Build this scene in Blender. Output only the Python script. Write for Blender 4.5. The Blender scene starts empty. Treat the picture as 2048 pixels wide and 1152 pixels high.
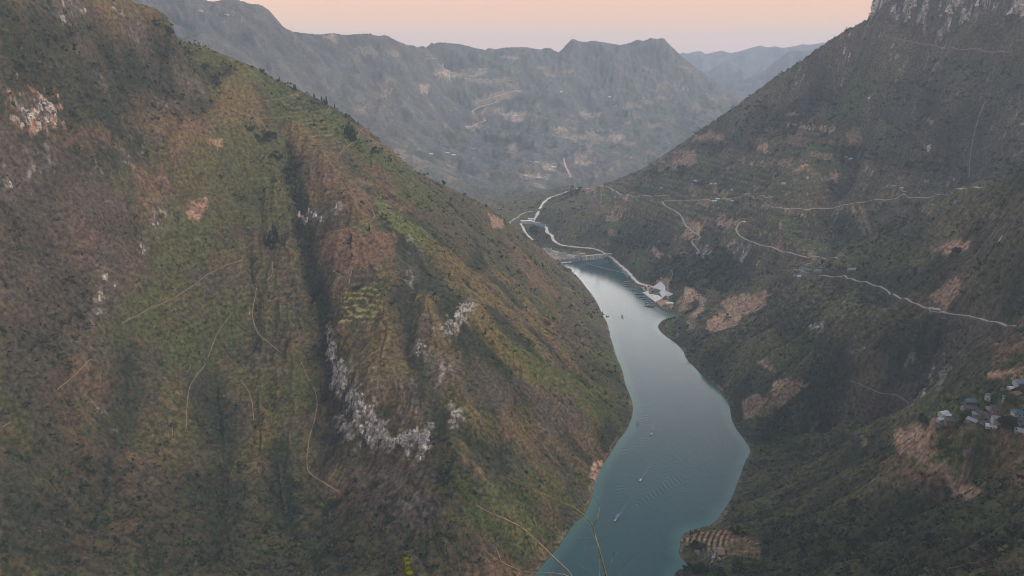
import bpy, bmesh, math, random, sys
import numpy as np
# ------------------------------------------------------------------ camera, world, sun, exposure
H = 700.0; F = 1400.0; TH = math.atan(466/1400)
sc = bpy.context.scene
cam_d = bpy.data.cameras.new("camera"); cam = bpy.data.objects.new("camera", cam_d)
sc.collection.objects.link(cam); sc.camera = cam
cam.location = (0, 0, H); cam.rotation_euler = (math.pi/2-TH, 0, 0)
cam_d.sensor_width = 36; cam_d.lens = 36*F/2048; cam_d.clip_start = 0.1; cam_d.clip_end = 60000
SUN_EL, SUN_AZ = math.radians(42), math.radians(104)      # azimuth clockwise from +Y
w = bpy.data.worlds.new("World"); sc.world = w; w.use_nodes = True
nt = w.node_tree; nt.nodes.clear()
def wn(t, **k):
    n = nt.nodes.new(t)
    for a, b in k.items(): setattr(n, a, b)
    return n
sky = wn('ShaderNodeTexSky', sky_type='NISHITA', sun_disc=False, sun_elevation=math.radians(8), sun_rotation=SUN_AZ,
         altitude=1200, dust_density=2.0)
geo = wn('ShaderNodeNewGeometry'); sep = wn('ShaderNodeSeparateXYZ'); ramp = wn('ShaderNodeValToRGB')
nt.links.new(geo.outputs['Incoming'], sep.inputs[0])
mneg = wn('ShaderNodeMath', operation='MULTIPLY'); mneg.inputs[1].default_value = -1
nt.links.new(sep.outputs['Z'], mneg.inputs[0]); nt.links.new(mneg.outputs[0], ramp.inputs[0])
cr = ramp.color_ramp
cr.elements[0].position = 0.0; cr.elements[0].color = (0.92, 0.60, 0.50, 1)
cr.elements[1].position = 1.0; cr.elements[1].color = (0.40, 0.47, 0.60, 1)
for p, c in ((0.05, (.93, 0.50, 0.34)), (0.12, (.95, 0.49, 0.30)), (0.30, (0.86, 0.80, 0.78)), (0.6, (0.55, 0.60, 0.70))):
    e = cr.elements.new(p); e.color = (*c, 1)
b1 = wn('ShaderNodeBackground'); b1.inputs[1].default_value = 0.05
b2 = wn('ShaderNodeBackground'); b2.inputs[1].default_value = 0.95
# brighter evening glow low in the sky up the valley
nrm = wn('ShaderNodeVectorMath', operation='DOT_PRODUCT'); nrm.inputs[1].default_value = (-math.sin(math.radians(6)), -math.cos(math.radians(6)), 0)
nt.links.new(geo.outputs['Incoming'], nrm.inputs[0])
gp = wn('ShaderNodeMapRange', interpolation_type='SMOOTHSTEP'); gp.inputs[1].default_value = .62; gp.inputs[2].default_value = 1.0; nt.links.new(nrm.outputs['Value'], gp.inputs[0])
gr = wn('ShaderNodeValToRGB'); nt.links.new(mneg.outputs[0], gr.inputs[0]); ge = gr.color_ramp
ge.elements[0].position = .10; ge.elements[0].color = (0, 0, 0, 1); ge.elements[1].position = .62; ge.elements[1].color = (0, 0, 0, 1)
for p, c in ((.21, (.85, .85, .85)), (.27, (1, 1, 1)), (.36, (.62, .62, .62)), (.48, (.25, .25, .25))): e = ge.elements.new(p); e.color = (*c, 1)
gm = wn('ShaderNodeMath', operation='MULTIPLY'); nt.links.new(gp.outputs[0], gm.inputs[0]); nt.links.new(gr.outputs[0], gm.inputs[1])
gs = wn('ShaderNodeMath', operation='MULTIPLY'); gs.inputs[1].default_value = 4.2; nt.links.new(gm.outputs[0], gs.inputs[0])
b3 = wn('ShaderNodeBackground'); b3.inputs[0].default_value = (1, .93, .87, 1); nt.links.new(gs.outputs[0], b3.inputs[1])
add2 = wn('ShaderNodeAddShader')
add = wn('ShaderNodeAddShader'); out = wn('ShaderNodeOutputWorld')
nt.links.new(sky.outputs[0], b1.inputs[0]); nt.links.new(ramp.outputs[0], b2.inputs[0])
nt.links.new(b1.outputs[0], add.inputs[0]); nt.links.new(b2.outputs[0], add.inputs[1]); nt.links.new(add.outputs[0], add2.inputs[0]); nt.links.new(b3.outputs[0], add2.inputs[1]); nt.links.new(add2.outputs[0], out.inputs[0])
sd = bpy.data.lights.new("sun", 'SUN'); so = bpy.data.objects.new("sun", sd); sc.collection.objects.link(so)
sd.energy = 2.3; sd.angle = math.radians(22); sd.color = (1.0, 0.84, 0.70)
so.rotation_euler = (math.pi/2-SUN_EL, 0, math.pi-SUN_AZ); so.location = (0, 0, 2500)
sc.view_settings.view_transform = 'Standard'; sc.view_settings.look = 'None'
sc.view_settings.exposure = 0.0; sc.view_settings.gamma = 1.0; sc.view_settings.use_curve_mapping = False
sc.cycles.volume_bounces = 1; sc.cycles.filter_width = 1.0; sc.cycles.max_bounces = 5; sc.cycles.diffuse_bounces = 2; sc.cycles.glossy_bounces = 2
# ------------------------------------------------------------------ terrain: control points -> heightfield
CT, ST = math.cos(TH), math.sin(TH)
def pix(u, v):
    "pixel of the 2048x1152 photo -> (azimuth, slope of the ray)"
    u = np.asarray(u, float); v = np.asarray(v, float)
    a = (u-1024)/F; b = (576-v)/F
    dy = CT+b*ST; dz = -ST+b*CT
    return np.arctan2(a, dy), dz/np.hypot(a, dy)
CP = []      # (az, ln r, z)
def P(u, v, r=None, z=None):
    az, t = pix(u, v); az = float(az); t = float(t)
    if r is None: r = (z-H)/t
    else: z = H+r*t
    CP.append((az, math.log(r), z)); return az, r, z
def W(deg, r, z): CP.append((math.radians(deg), math.log(r), z))
# river outline (photo pixels, water level z = 0)
SHORE_L = [(1062,1160),(1085,1130),(1110,1103),(1128,1078),(1150,1045),(1166,1035),(1180,1010),(1187,980),(1192,960),(1200,938),(1220,908),(1236,882),(1252,862),(1264,838),(1266,812),(1262,795),(1249,765),(1246,742),(1232,712),(1226,690),(1219,668),(1216,648),(1204,628),(1197,610),(1185,590),(1172,575),(1160,558),(1143,543),(1128,530),(1116,523)]
SHORE_R = [(1215,517),(1235,530),(1256,550),(1262,565),(1272,577),(1290,583),(1300,600),(1312,612),(1328,624),(1348,628),(1385,630),(1352,634),(1328,638),(1317,648),(1316,658),(1330,672),(1352,686),(1366,700),(1372,718),(1390,735),(1402,748),(1420,765),(1436,778),(1450,793),(1460,812),(1462,835),(1472,858),(1486,875),(1500,895),(1500,908),(1489,925),(1483,945),(1474,968),(1468,985),(1462,998),(1448,1020),(1428,1048),(1400,1056),(1372,1063),(1358,1078),(1362,1090),(1356,1103),(1364,1118),(1380,1135),(1352,1140),(1345,1160)]
def W0(u, v):
    az, t = pix(u, v); r = -H/t; return np.array([r*np.sin(az), r*np.cos(az)]).T
def chaik(p, n=1):
    p = np.array(p, float)
    for _ in range(n):
        q = np.empty((2*len(p), 2)); q[0] = p[0]; q[-1] = p[-1]
        q[1:-1:2] = p[:-1]*.75+p[1:]*.25; q[2:-1:2] = p[:-1]*.25+p[1:]*.75; p = q
    return p
sl = W0(*np.array(SHORE_L).T); sr = W0(*np.array(SHORE_R).T)
tail = np.array([(210, 700), (150, 600), (0, 520), (-300, 470), (-650, 440), (-650, 560), (-300, 590), (-60, 660)], float)
sl = chaik(sl); sr = chaik(sr)
RIVER = np.concatenate([sl, sr, chaik(tail)])
for p in list(sl[::2])+list(sr[::2])+list(tail): CP.append((math.atan2(p[0], p[1]), math.log(math.hypot(*p)), 0.0))
for u, v in ((1200,560),(1230,600),(1270,640),(1260,700),(1300,700),(1300,760),(1350,780),(1330,850),(1400,850),(1300,900),(1420,920),(1260,980),(1400,990),(1200,1060),(1300,1050),(1200,1130),(1290,1120)): P(u, v, z=-12)
# --- left mountain: crest line
LC = [(100,-60,1500),(200,-25,1560),(270,4,1600),(315,18,1630),(338,38,1640),(352,72,1650),(365,84,1670),(400,92,1700),(435,104,1720),(470,118,1740),(505,132,1755),(540,152,1770),(575,170,1785),(600,181,1800),(650,205,1850),(700,235,1886),(740,262,1915),(765,285,1900),(790,306,1885),(815,328,1870),(835,345,1870),(870,362,1920),(900,376,1965),(930,390,2010),(965,408,2070),(1000,430,2130),(1025,452,2180),(1050,474,2230),(1075,492,2330)]
for u, v, r in LC:
    az, r, z = P(u, v, r)
    if u < 1040:
        CP.append((az, math.log(r*1.13), z-0.62*0.13*r*(1 if z > 300 else .6)))
        CP.append((az, math.log(r*1.30), max(90, z-1.5*0.28*r)))
for u, v, r in [(0,-60,1420),(0,150,1340),(0,300,1280),(0,450,1200),(0,600,1130),(0,750,1060),(0,900,980),(0,1050,900),(0,1152,850),
    (100,80,1440),(100,200,1380),(100,500,1230),(100,700,1130),(100,950,980),
    (200,80,1520),(200,200,1440),(200,300,1370),(200,450,1290),(200,600,1210),(200,750,1120),(200,900,1030),(200,1050,930),(200,1152,860),
    (300,100,1590),(310,200,1540),(320,300,1470),(300,400,1390),(290,500,1330),(300,650,1225),
    (400,200,1600),(400,300,1500),(400,450,1400),(400,600,1290),(400,750,1185),(400,900,1075),(400,1050,930),(400,1152,835),
    (480,250,1600),(490,400,1490),(500,550,1370),(510,700,1260),
    (560,200,1720),(560,260,1650),(575,330,1590),(590,400,1484),(605,500,1396),(632,600,1312),(648,700,1218),(655,790,1136),(665,880,1058),(660,1000,960),(640,1100,870),(620,1152,815),
    (545,300,1590),(548,400,1478),(570,500,1382),(560,600,1300),(600,600,1305),(575,700,1215),(610,720,1200),(600,850,1090),(645,500,1352),(660,520,1320),
    (585,270,1640),(605,330,1540),(640,330,1530),(640,400,1460),(655,440,1400),(700,400,1430),(700,470,1345),(665,560,1270),(672,650,1180),(690,740,1100),(720,600,1240),(720,680,1140),(740,780,1045),(700,840,1040),(780,860,985),(830,870,960),(780,920,960),(740,900,990),(760,1000,900),(740,1100,815),(740,1152,775),
    (760,500,1330),(770,600,1205),(810,700,1110),(700,300,1620),(750,350,1590),(780,420,1490),
    (850,450,1481),(850,550,1330),(900,500,1443),(900,600,1190),(900,720,1095),(900,850,965),(900,960,880),(900,1100,800),(900,1152,775),
    (1000,520,1690),(1000,600,1400),(1000,700,1150),(1000,850,1000),(1000,1000,890),(1000,1100,825),
    (1100,600,1680),(1100,700,1330),(1100,800,1140),(1100,900,1040),(1100,1000,930),(1180,700,1500),(1180,760,1340),(1190,850,1170)]: P(u, v, r)
# --- near hill at the right
for u, v, z in [(1500,1152,70),(1450,1100,22),(1540,1060,60),(1600,1100,110),(1600,1000,70),(1700,1060,140),(1700,950,125),(1620,920,45),(1560,960,35),(1700,1152,175),(1850,1152,245),(1850,1040,235),(2048,1152,320),(2048,1000,330),(1950,950,280),(1800,900,190),(1780,860,170),(1900,840,297),(1900,880,281),(1960,830,316),(2048,860,345),(2048,770,385),(1950,775,330),(1860,815,245),(1820,835,205),(1750,856,135),(1680,870,85),(1600,887,35),(1900,745,290),(1930,722,320),(2048,700,380)]: P(u, v, z=z)
# --- second hill, with the road
for u, v, z in [(2048,680,350),(1895,735,245),(1850,795,172),(1750,843,98),(1660,862,52),(1560,870,18),(1500,800,45),(1600,800,85),(1520,740,70),(1500,690,85),(1420,690,45),(1600,700,140),(1700,750,155),(1800,740,200),(1800,690,240),(1700,640,215),(1780,600,250),(1868,620,283),(1950,640,310),(2048,655,345),(1950,560,350),(2048,520,415),(2048,430,470),(1850,520,310),(1600,600,175),(1520,620,105),(1400,650,42),(1360,645,28),
    (1350,632,10),(1400,620,45),(1480,592,95),(1560,562,155),(1620,540,195),(1690,515,240),(1750,490,290),(1850,430,370),(1950,385,440),(2000,368,470),(2048,350,505)]: P(u, v, z=z)
for u, r, z in ((1480, 1960, 60), (1560, 1960, 110), (1690, 1900, 190), (1850, 1920, 250), (1950, 1850, 330), (2048, 1760, 400)):
    CP.append((float(pix(u, 400)[0]), math.log(r), z))
# --- third hill: marina bank up to the cliff at the right edge of the sky
for u, v, z in [(1228,512,22),(1270,548,22),(1300,570,8),(1325,590,10),(1345,612,8),(1365,590,40),(1350,560,45),(1400,600,38),(1430,585,60),(1480,560,110),(1400,545,75),(1410,508,112),(1450,490,150),(1330,500,85),(1380,470,140),(1250,480,75),(1300,440,140),(1200,455,85),(1130,440,85),(1100,415,105),(1240,395,170),(1330,400,200),(1450,400,250),(1470,460,205),(1545,415,270),(1500,540,150),(1600,505,195),(1660,515,200),(1650,440,262),(1560,470,225),(1700,400,300),(1850,400,335),(1945,375,378),(1750,340,380),(1600,350,370),(1450,340,320),(1600,300,420),(1750,260,500),(1450,300,360),(1600,200,550),(1500,230,480),
    (1180,375,160),(1230,360,200),(1280,340,260),(1330,308,330),(1400,258,420),(1440,232,480),(1480,200,540)]: P(u, v, z=z)
for u, v, r in [(1510,180,2800),(1550,148,2760),(1580,128,2740),(1600,116,2730),(1618,103,2715),(1665,72,2670),(1712,46,2640),(1718,56,2760),(1706,50,2700),(1728,46,2640),(1735,60,2750),(1737,38,2600),(1640,88,2700),(1690,58,2650),(1720,44,2620),(1741,30,2600),(1752,38,2560),(1850,40,2530),(1950,38,2420),(2048,45,2340),(1700,130,2600),(1800,110,2480),(1800,180,2430),(1950,200,2250),(2048,200,2150),(2048,300,2080),(1900,300,2200),(1660,180,2620)]: P(u, v, r)
for u, v, r in [(1230,360,2976),(1330,308,2824),(1400,258,2907),(1480,200,2842),(1550,148,2760),(1640,88,2700),(1741,30,2640)]:
    az, t = pix(u, v); z = H+r*float(t)
    CP.append((float(az), math.log(r*1.16), z-0.14*r)); CP.append((float(az), math.log(r*1.5), max(120, z-.4*r)))
for u in (1760, 1850, 1950, 2048): W(math.degrees(float(pix(u, 40)[0])), 2760, 850); W(math.degrees(float(pix(u, 40)[0])), 3100, 780)
# --- valley behind the left crest and the far range
for u, v, z in [(1060,480,22),(1100,500,14),(1200,500,28),(1050,445,50),(1040,425,70),(1150,465,60)]: P(u, v, z=z)
for u, v, r in [(1180,395,2900),(1110,395,3050),(1150,372,3200),(1000,400,3150),(950,390,3250),(1100,380,3350),(1200,352,3800),(1290,322,4200),(1000,340,3700),(900,350,3650),(1100,320,4000),(900,300,4100),(900,250,4500),(900,200,4900),(900,150,5300),(1000,280,4450),(1000,200,5000),(1000,150,5400),(1100,250,4600),(1100,200,5100),(1100,150,5500),(1200,300,4300),(1200,230,5100),(1200,160,5600),(1300,280,4700),(1300,200,5400),(1300,140,5800),(1400,262,4900),(1400,220,5300),(1390,180,5700),(1440,225,5500),
    (600,160,3900),(500,110,3800),(450,60,3950),(400,70,3700),(350,50,3900),(700,150,4300),(700,220,3900),(780,250,3850),(800,180,4300),(850,320,3500),(840,230,4200)]: P(u, v, r)
FC = [(250,-40,4300),(350,-30,4300),(390,-8,4300),(420,3,4300),(436,2,4300),(455,-4,4300),(480,1,4300),(502,8,4300),(520,9,4320),(538,20,4350),(555,40,4380),(568,55,4400),(585,63,4480),(605,66,4550),(640,69,4600),(665,66,4650),(690,70,4700),(715,68,4720),(740,67,4740),(755,72,4760),(772,70,4760),(790,80,4850),(815,90,4950),(850,96,5100),
      (862,92,5900),(885,85,5950),(920,88,6000),(940,93,6000),(950,96,6000),(972,100,6000),(980,95,6000),(988,99,6000),(1010,95,6050),(1050,94,6100),(1080,99,6100),(1096,95,6100),(1118,105,6100),(1130,92,6100),(1145,77,6100),(1160,83,6100),(1172,84,6100),(1185,81,6100),(1210,85,6100),(1240,90,6100),(1262,85,6100),(1275,79,6100),(1288,82,6100),(1300,76,6100),(1318,78,6100),(1326,75,6100),(1338,88,6100),(1355,104,6100),(1375,122,6100),(1400,140,6100),(1430,163,6100),(1470,192,6100),(1500,212,6100)]
for u, v, r in FC:
    az, r, z = P(u, v, r)
    if r < 5500: CP.append((az, math.log(r*1.1), z-0.075*r))
    if u > 800 or u < 400: CP.append((az, math.log(r*1.12), z-.07*r))
for d in range(-48, 50, 8):
    W(d, 8000, 150 if d > 6 else 450); W(d, 10200, 250)
for u in (1380, 1440, 1500, 1560, 1620, 1700): CP.append((float(pix(u, 150)[0]), math.log(7300), 150)); 
for u, v, r in [(1370,112,12500),(1385,104,12500),(1401,102,12500),(1412,108,12500),(1425,105,12500),(1443,101,12500),(1460,106,12500),(1478,103,12500),(1500,96,12500),(1520,91,12500),(1535,95,12500),(1551,92,12500),(1565,96,12500),(1590,92,12500),(1606,88,12500),(1622,90,12500),(1640,88,12500),
                (1490,180,9000),(1505,160,9000),(1525,145,9000),(1545,127,9000),(1560,115,9000),(1578,102,9000),(1600,100,9000),(1620,98,9000),(1640,92,9000),(1670,70,9000),
                (1420,152,10500),(1455,130,10500),(1470,137,10500),(1500,155,10500)]: P(u, v, r)
for d in range(-48, 14, 8): W(d, 12500, 500)
for d in (34, 40, 48): W(d, 9000, 700); W(d, 12500, 800)
for u in (1340, 1400, 1460, 1520, 1580, 1640, 1700): W(math.degrees(float(pix(u, 100)[0])), 14300, 200); W(math.degrees(float(pix(u, 100)[0])), 11500, 300)
for u in (1500, 1560, 1620): W(math.degrees(float(pix(u, 100)[0])), 9700, 500)
for u, v, r in ((1733, 50, 2600), (1728, 52, 2700), (1736, 46, 2650), (1730, 60, 2850), (1739, 40, 2850)): P(u, v, r)
# --- hidden ground: under the frame, outside it
for d in (-48, -40, -30, -20, -10): W(d, 620, 20); W(d, 760, 45)
for d, r, z in ((-50,1450,720),(-50,1200,480),(-50,950,200),(-48,2000,800),(-48,3000,600),(-40,2700,450),(-30,2900,400),(50,500,380),(50,700,440),(50,1000,500),(50,1400,600),(50,2000,760),(50,2600,950),(50,3500,800),(30,3800,500),(44,4200,600),(36,5000,500),(48,6000,600),(20,5000,300),(14,6700,300)): W(d, r, z)
for d in (-50,-38,-26,-14,-2,10): W(d, 300, 415)
for d in (-50,-38,-26,-14): W(d, 430, 200)
for d in (20, 30, 40, 50): W(d, 300, 440)
W(0, 450, 215); W(12, 480, 190); W(12, 640, 30); W(22, 500, 240); W(22, 620, 130); W(30, 520, 250)
AZ0, AZ1, NA = math.radians(-50), math.radians(50), 1300
L0, L1 = math.log(300), math.log(14600)
cp = np.array(CP)
_, ui = np.unique(np.round(cp[:, :2], 4), axis=0, return_index=True); cp = cp[np.sort(ui)]
def rbf_fit(p, z, c, lam):
    n = len(p); d = np.sqrt(((p[:, None]-p[None])**2).sum(-1)+c*c)
    A = np.zeros((n+3, n+3)); A[:n, :n] = d-lam*np.eye(n); A[:n, n] = 1; A[:n, n+1:] = p; A[n:, :n] = A[:n, n:].T
    return np.linalg.solve(A, np.concatenate([z, [0, 0, 0]]))
CM, LAM = 0.005, 0.0004
wt = rbf_fit(cp[:, :2], cp[:, 2], CM, LAM)
ca = np.linspace(AZ0, AZ1, 560); cl = np.linspace(L0, L1, 600)
G = np.empty((len(cl), len(ca)))
for i, l in enumerate(cl):
    d = np.sqrt((ca[:, None]-cp[None, :, 0])**2+(l-cp[None, :, 1])**2+CM*CM)
    G[i] = d@wt[:-3]+wt[-3]+wt[-2]*ca+wt[-1]*l
def cub(G, fi, axis):
    "cubic resampling of G along axis at float indices fi"
    n = G.shape[axis]; i = np.clip(np.floor(fi).astype(int), 0, n-2); t = fi-i
    w0 = ((-.5*t+1)*t-.5)*t; w1 = (1.5*t-2.5)*t*t+1; w2 = ((-1.5*t+2)*t+.5)*t; w3 = (.5*t-.5)*t*t
    s = [1, 1]; s[axis] = -1
    r = 0
    for k, ww in ((-1, w0), (0, w1), (1, w2), (2, w3)):
        r = r+np.take(G, np.clip(i+k, 0, n-1), axis)*ww.reshape(s)
    return r
az = np.linspace(AZ0, AZ1, NA)
R = np.concatenate([np.geomspace(1.3, 440, 90)[:-1], np.geomspace(440, 3300, 960)[:-1], np.geomspace(3300, 14500, 370)])
NR = len(R); LR = np.log(R)
Z = cub(cub(G, np.clip((LR-L0)/(L1-L0)*(len(cl)-1), 0, None), 0), (az-AZ0)/(AZ1-AZ0)*(len(ca)-1), 1)
X = R[:, None]*np.sin(az)[None]; Y = R[:, None]*np.cos(az)[None]; RR = np.repeat(R[:, None], NA, 1)
def sm(a, b, x): t = np.clip((x-a)/(b-a), 0, 1); return t*t*(3-2*t)
near = H-1.62-0.02*np.minimum(RR, 1.6)-np.maximum(RR-1.6, 0)*1.02+np.maximum(RR-12, 0)*.10   # the ledge under the viewer falls away
k = sm(260, 420, RR); Z = near*(1-k)+Z*k
# --- noise tools
def hsh(ix, iy, s):
    h = (ix.astype(np.int64)*374761393+iy.astype(np.int64)*668265263+s*974634777) & 0xffffffff
    h = ((h ^ (h >> 13))*1274126177) & 0xffffffff
    h = ((h ^ (h >> 16))*2246822519) & 0xffffffff
    return ((h ^ (h >> 15)) & 0xffffff).astype(np.float32)/np.float32(0xffffff)
def perlin(x, y, s=0):
    ix = np.floor(x); iy = np.floor(y); fx = (x-ix).astype(np.float32); fy = (y-iy).astype(np.float32)
    ix = ix.astype(np.int64); iy = iy.astype(np.int64)
    ux = fx*fx*fx*(fx*(fx*6-15)+10); uy = fy*fy*fy*(fy*(fy*6-15)+10)
    def g(dx, dy):
        a = hsh(ix+dx, iy+dy, s)*np.float32(6.2831853)
        return np.cos(a)*(fx-dx)+np.sin(a)*(fy-dy)
    a = g(0, 0); b = g(1, 0); c = g(0, 1); d = g(1, 1)
    a = a+(b-a)*ux; c = c+(d-c)*ux
    return (a+(c-a)*uy)*1.5
def fbm(x, y, s=0, o=4, gain=.5):
    r = 0; a = 1; f = 1
    for i in range(o): r = r+a*perlin(x*f+i*17.3, y*f-i*9.1, s+i); a *= gain; f *= 2.03
    return r
def gully(x, y, px, py, cell, s, freq=1.6):
    "stripes that run down the slope; (px,py) is the unit vector across it"
    x = x/cell; y = y/cell; ix = np.floor(x).astype(np.int64); iy = np.floor(y).astype(np.int64)
    num = 0; den = 1e-6
    for i in (-1, 0, 1):
        for j in (-1, 0, 1):
            cx = ix+i+hsh(ix+i, iy+j, s)*.9; cy = iy+j+hsh(ix+i, iy+j, s+7)*.9
            dx = (x-cx).astype(np.float32); dy = (y-cy).astype(np.float32)
            w_ = np.exp(-(dx*dx+dy*dy)*2.2)
            ph = 6.2831853*(freq*(dx*px+dy*py)+hsh(ix+i, iy+j, s+13))
            num = num+w_*np.cos(ph); den = den+w_
    return num/den
def grad(Z):
    gl = np.gradient(Z, LR, axis=0)/RR; ga = np.gradient(Z, az, axis=1)/RR
    sa, c_ = np.sin(az)[None], np.cos(az)[None]
    return gl*sa+ga*c_, gl*c_-ga*sa
# --- looking up the ground from a photo pixel
def hit(u, v, rmin=430, rmax=15000):
    a_, t_ = pix(u, v); a_ = np.atleast_1d(a_); t_ = np.atleast_1d(t_)
    i0 = np.searchsorted(R, rmin); Rs = R[i0:]
    f = np.clip((a_-AZ0)/(AZ1-AZ0)*(NA-1), 0, NA-1.001); c = f.astype(int); f = f-c
    zz = Z[i0:, c]*(1-f)+Z[i0:, c+1]*f
    dif = zz-(H+Rs[:, None]*t_[None])
    dif = np.maximum(dif, -1e9); w_ = np.maximum(dif, (0-(H+Rs[:, None]*t_[None])))   # water level stops the ray
    pos = w_ > 0; k = pos.argmax(0); ok = pos.any(0) & (k > 0) & (Rs[k] < rmax)
    k = np.clip(k, 1, len(Rs)-1); n = np.arange(len(k)); d0 = w_[k-1, n]; d1 = w_[k, n]
    s = np.clip(d0/(d0-d1+1e-9), 0, 1); r = Rs[k-1]+(Rs[k]-Rs[k-1])*s
    return r*np.sin(a_), r*np.cos(a_), H+r*t_, ok
# signed distance to the river bank (positive on land)
def seg_dist(x, y, poly, closed=True):
    q = np.roll(poly, -1, 0) if closed else poly[1:]; p = poly if closed else poly[:-1]
    best = np.full(x.shape, 1e9, np.float32); ins = np.zeros(x.shape, bool)
    for (ax, ay), (bx, by) in zip(p, q):
        ex, ey = bx-ax, by-ay; L2 = ex*ex+ey*ey+1e-9
        t = np.clip(((x-ax)*ex+(y-ay)*ey)/L2, 0, 1)
        best = np.minimum(best, (x-ax-t*ex)**2+(y-ay-t*ey)**2)
        if closed:
            c = ((ay > y) != (by > y)); ins ^= c & (x < (bx-ax)*(y-ay)/((by-ay) if by != ay else 1e-9)+ax)
    return np.sqrt(best), ins
# --- named ribs and gullies, traced once and laid out on the ground: (pixels, height, half width)
def hit0(u, v):
    global Z
    return hit(np.array(u, float), np.array(v, float))
RIBS = [
 ([(600,260),(655,330),(700,420),(745,480),(790,560)], 9, 26), ([(830,470),(880,540),(940,600),(1000,680),(1090,760),(1180,830)], 14, 24),
 ([(1000,560),(1060,618),(1120,672),(1190,720)], 9, 20), ([(1000,590),(1060,650),(1110,695),(1180,770)], 9, 18), ([(940,630),(1000,690),(1060,765),(1150,850),(1190,890)], 12, 20),
 ([(905,520),(960,590),(1030,640),(1090,720)], 8, 18), ([(1030,500),(1080,560),(1140,620),(1190,680)], 7, 20), ([(900,900),(960,950),(1020,1030),(1080,1100)], 8, 18),
 ([(760,600),(780,680),(760,760)], 8, 22), ([(850,600),(870,700),(900,780),(960,860)], 9, 20),
 ([(385,290),(330,400),(292,490),(215,570),(188,640),(175,760)], 16, 30), ([(500,140),(430,230),(385,290)], 9, 40),
 ([(575,290),(598,400),(625,520),(650,640),(668,760)], -9, 12), ([(120,640),(110,800),(90,1000)], 10, 30), ([(330,700),(320,850),(300,1050)], 10, 28),
 ([(440,640),(430,780),(440,960),(430,1100)], -12, 22), ([(540,640),(520,800),(510,960)], 8, 24), ([(240,680),(220,850),(200,1050)], -10, 24), ([(560,900),(580,1050)], -10, 20),
 ([(345,700),(350,900)], 4, 20), ([(0,420),(60,370),(120,320),(240,230)], -9, 24), ([(900,620),(935,560),(960,500)], -6, 14),
 ([(1625,235),(1540,290),(1470,345),(1400,400)], 25, 37), ([(1790,180),(1700,250),(1620,320),(1545,400),(1475,450),(1450,500)], 34, 44), ([(1560,180),(1480,240),(1410,310),(1330,370)], 22, 37),
 ([(1700,210),(1620,290),(1560,340)], -19, 33), ([(1930,180),(1870,260),(1800,330)], 22, 44), ([(1960,200),(1945,290),(1940,370)], -16, 29),
 ([(1330,470),(1290,500),(1260,530)], 14, 29), ([(1240,400),(1180,430),(1130,470)], 16, 37), ([(2048,400),(1960,460),(1880,520),(1800,540)], 19, 29), ([(2048,440),(1900,560),(1800,620)], 9, 29), ([(1600,560),(1660,620),(1700,680),(1730,780)], 11, 26),
 ([(1560,650),(1480,740),(1450,780)], 11, 22), ([(1650,700),(1560,790),(1500,850)], 14, 22), ([(1500,640),(1430,690),(1390,720)], 9, 20),
 ([(1900,640),(1830,720),(1790,800)], -14, 26), ([(1870,900),(1750,980),(1620,1060)], 12, 24), ([(1900,980),(1760,1060),(1640,1130)], -12, 22), ([(1700,900),(1600,960),(1520,1010)], 9, 20),
 ([(1560,392),(1640,357),(1720,360)], 24, 60), ([(1430,640),(1500,600)], 12, 40), ([(1880,440),(1960,420)], 18, 50), ([(1500,700),(1580,725)], 12, 40), ([(1700,620),(1780,640)], 14, 40), ([(1600,452),(1700,472),(1780,470)], -24, 38), ([(1290,420),(1400,430)], 14, 60), ([(1450,520),(1480,560)], -12, 30), ([(1560,640),(1640,690),(1690,760)], -9, 24), ([(1760,560),(1700,600),(1640,640)], 10, 26), ([(1980,560),(1900,600)], 12, 40),
 ([(1400,618),(1480,592),(1560,562),(1620,540),(1690,515)], 14, 30), ([(1690,515),(1750,490),(1850,430),(1950,385)], 20, 36), ([(1620,880),(1750,856),(1850,818)], 10, 22),
 ([(1500,300),(1450,360),(1420,400)], -14, 30), ([(1640,350),(1600,400),(1560,420)], 12, 28), ([(1850,360),(1780,400),(1720,440),(1700,490)], 14, 34), ([(1640,430),(1690,470),(1680,505)], -18, 34), ([(1240,420),(1310,450),(1340,500)], -12, 26), ([(1380,420),(1350,480),(1320,540)], 12, 24),
 ([(590,80),(660,150),(740,215),(810,270),(870,330)], 27, 72), ([(640,80),(740,160),(840,250),(940,340)], 21, 64), ([(540,150),(620,190),(700,230),(790,300)], -18, 64),
 ([(760,90),(850,170),(930,240),(1010,300),(1080,360)], 18, 72), ([(440,20),(560,110),(620,150)], 18, 72), ([(700,90),(800,210),(880,290)], -18, 56),
 ([(1140,95),(1110,180),(1060,260),(1060,330)], 24, 88), ([(1330,90),(1380,160),(1440,230)], 18, 72), ([(1240,110),(1250,200),(1290,290)], 18, 88), ([(1190,100),(1180,200),(1200,290)], -18, 80), ([(1040,110),(1000,180),(960,240)], 15, 80),
]
RIBM = np.zeros(Z.shape, np.float32)
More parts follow.
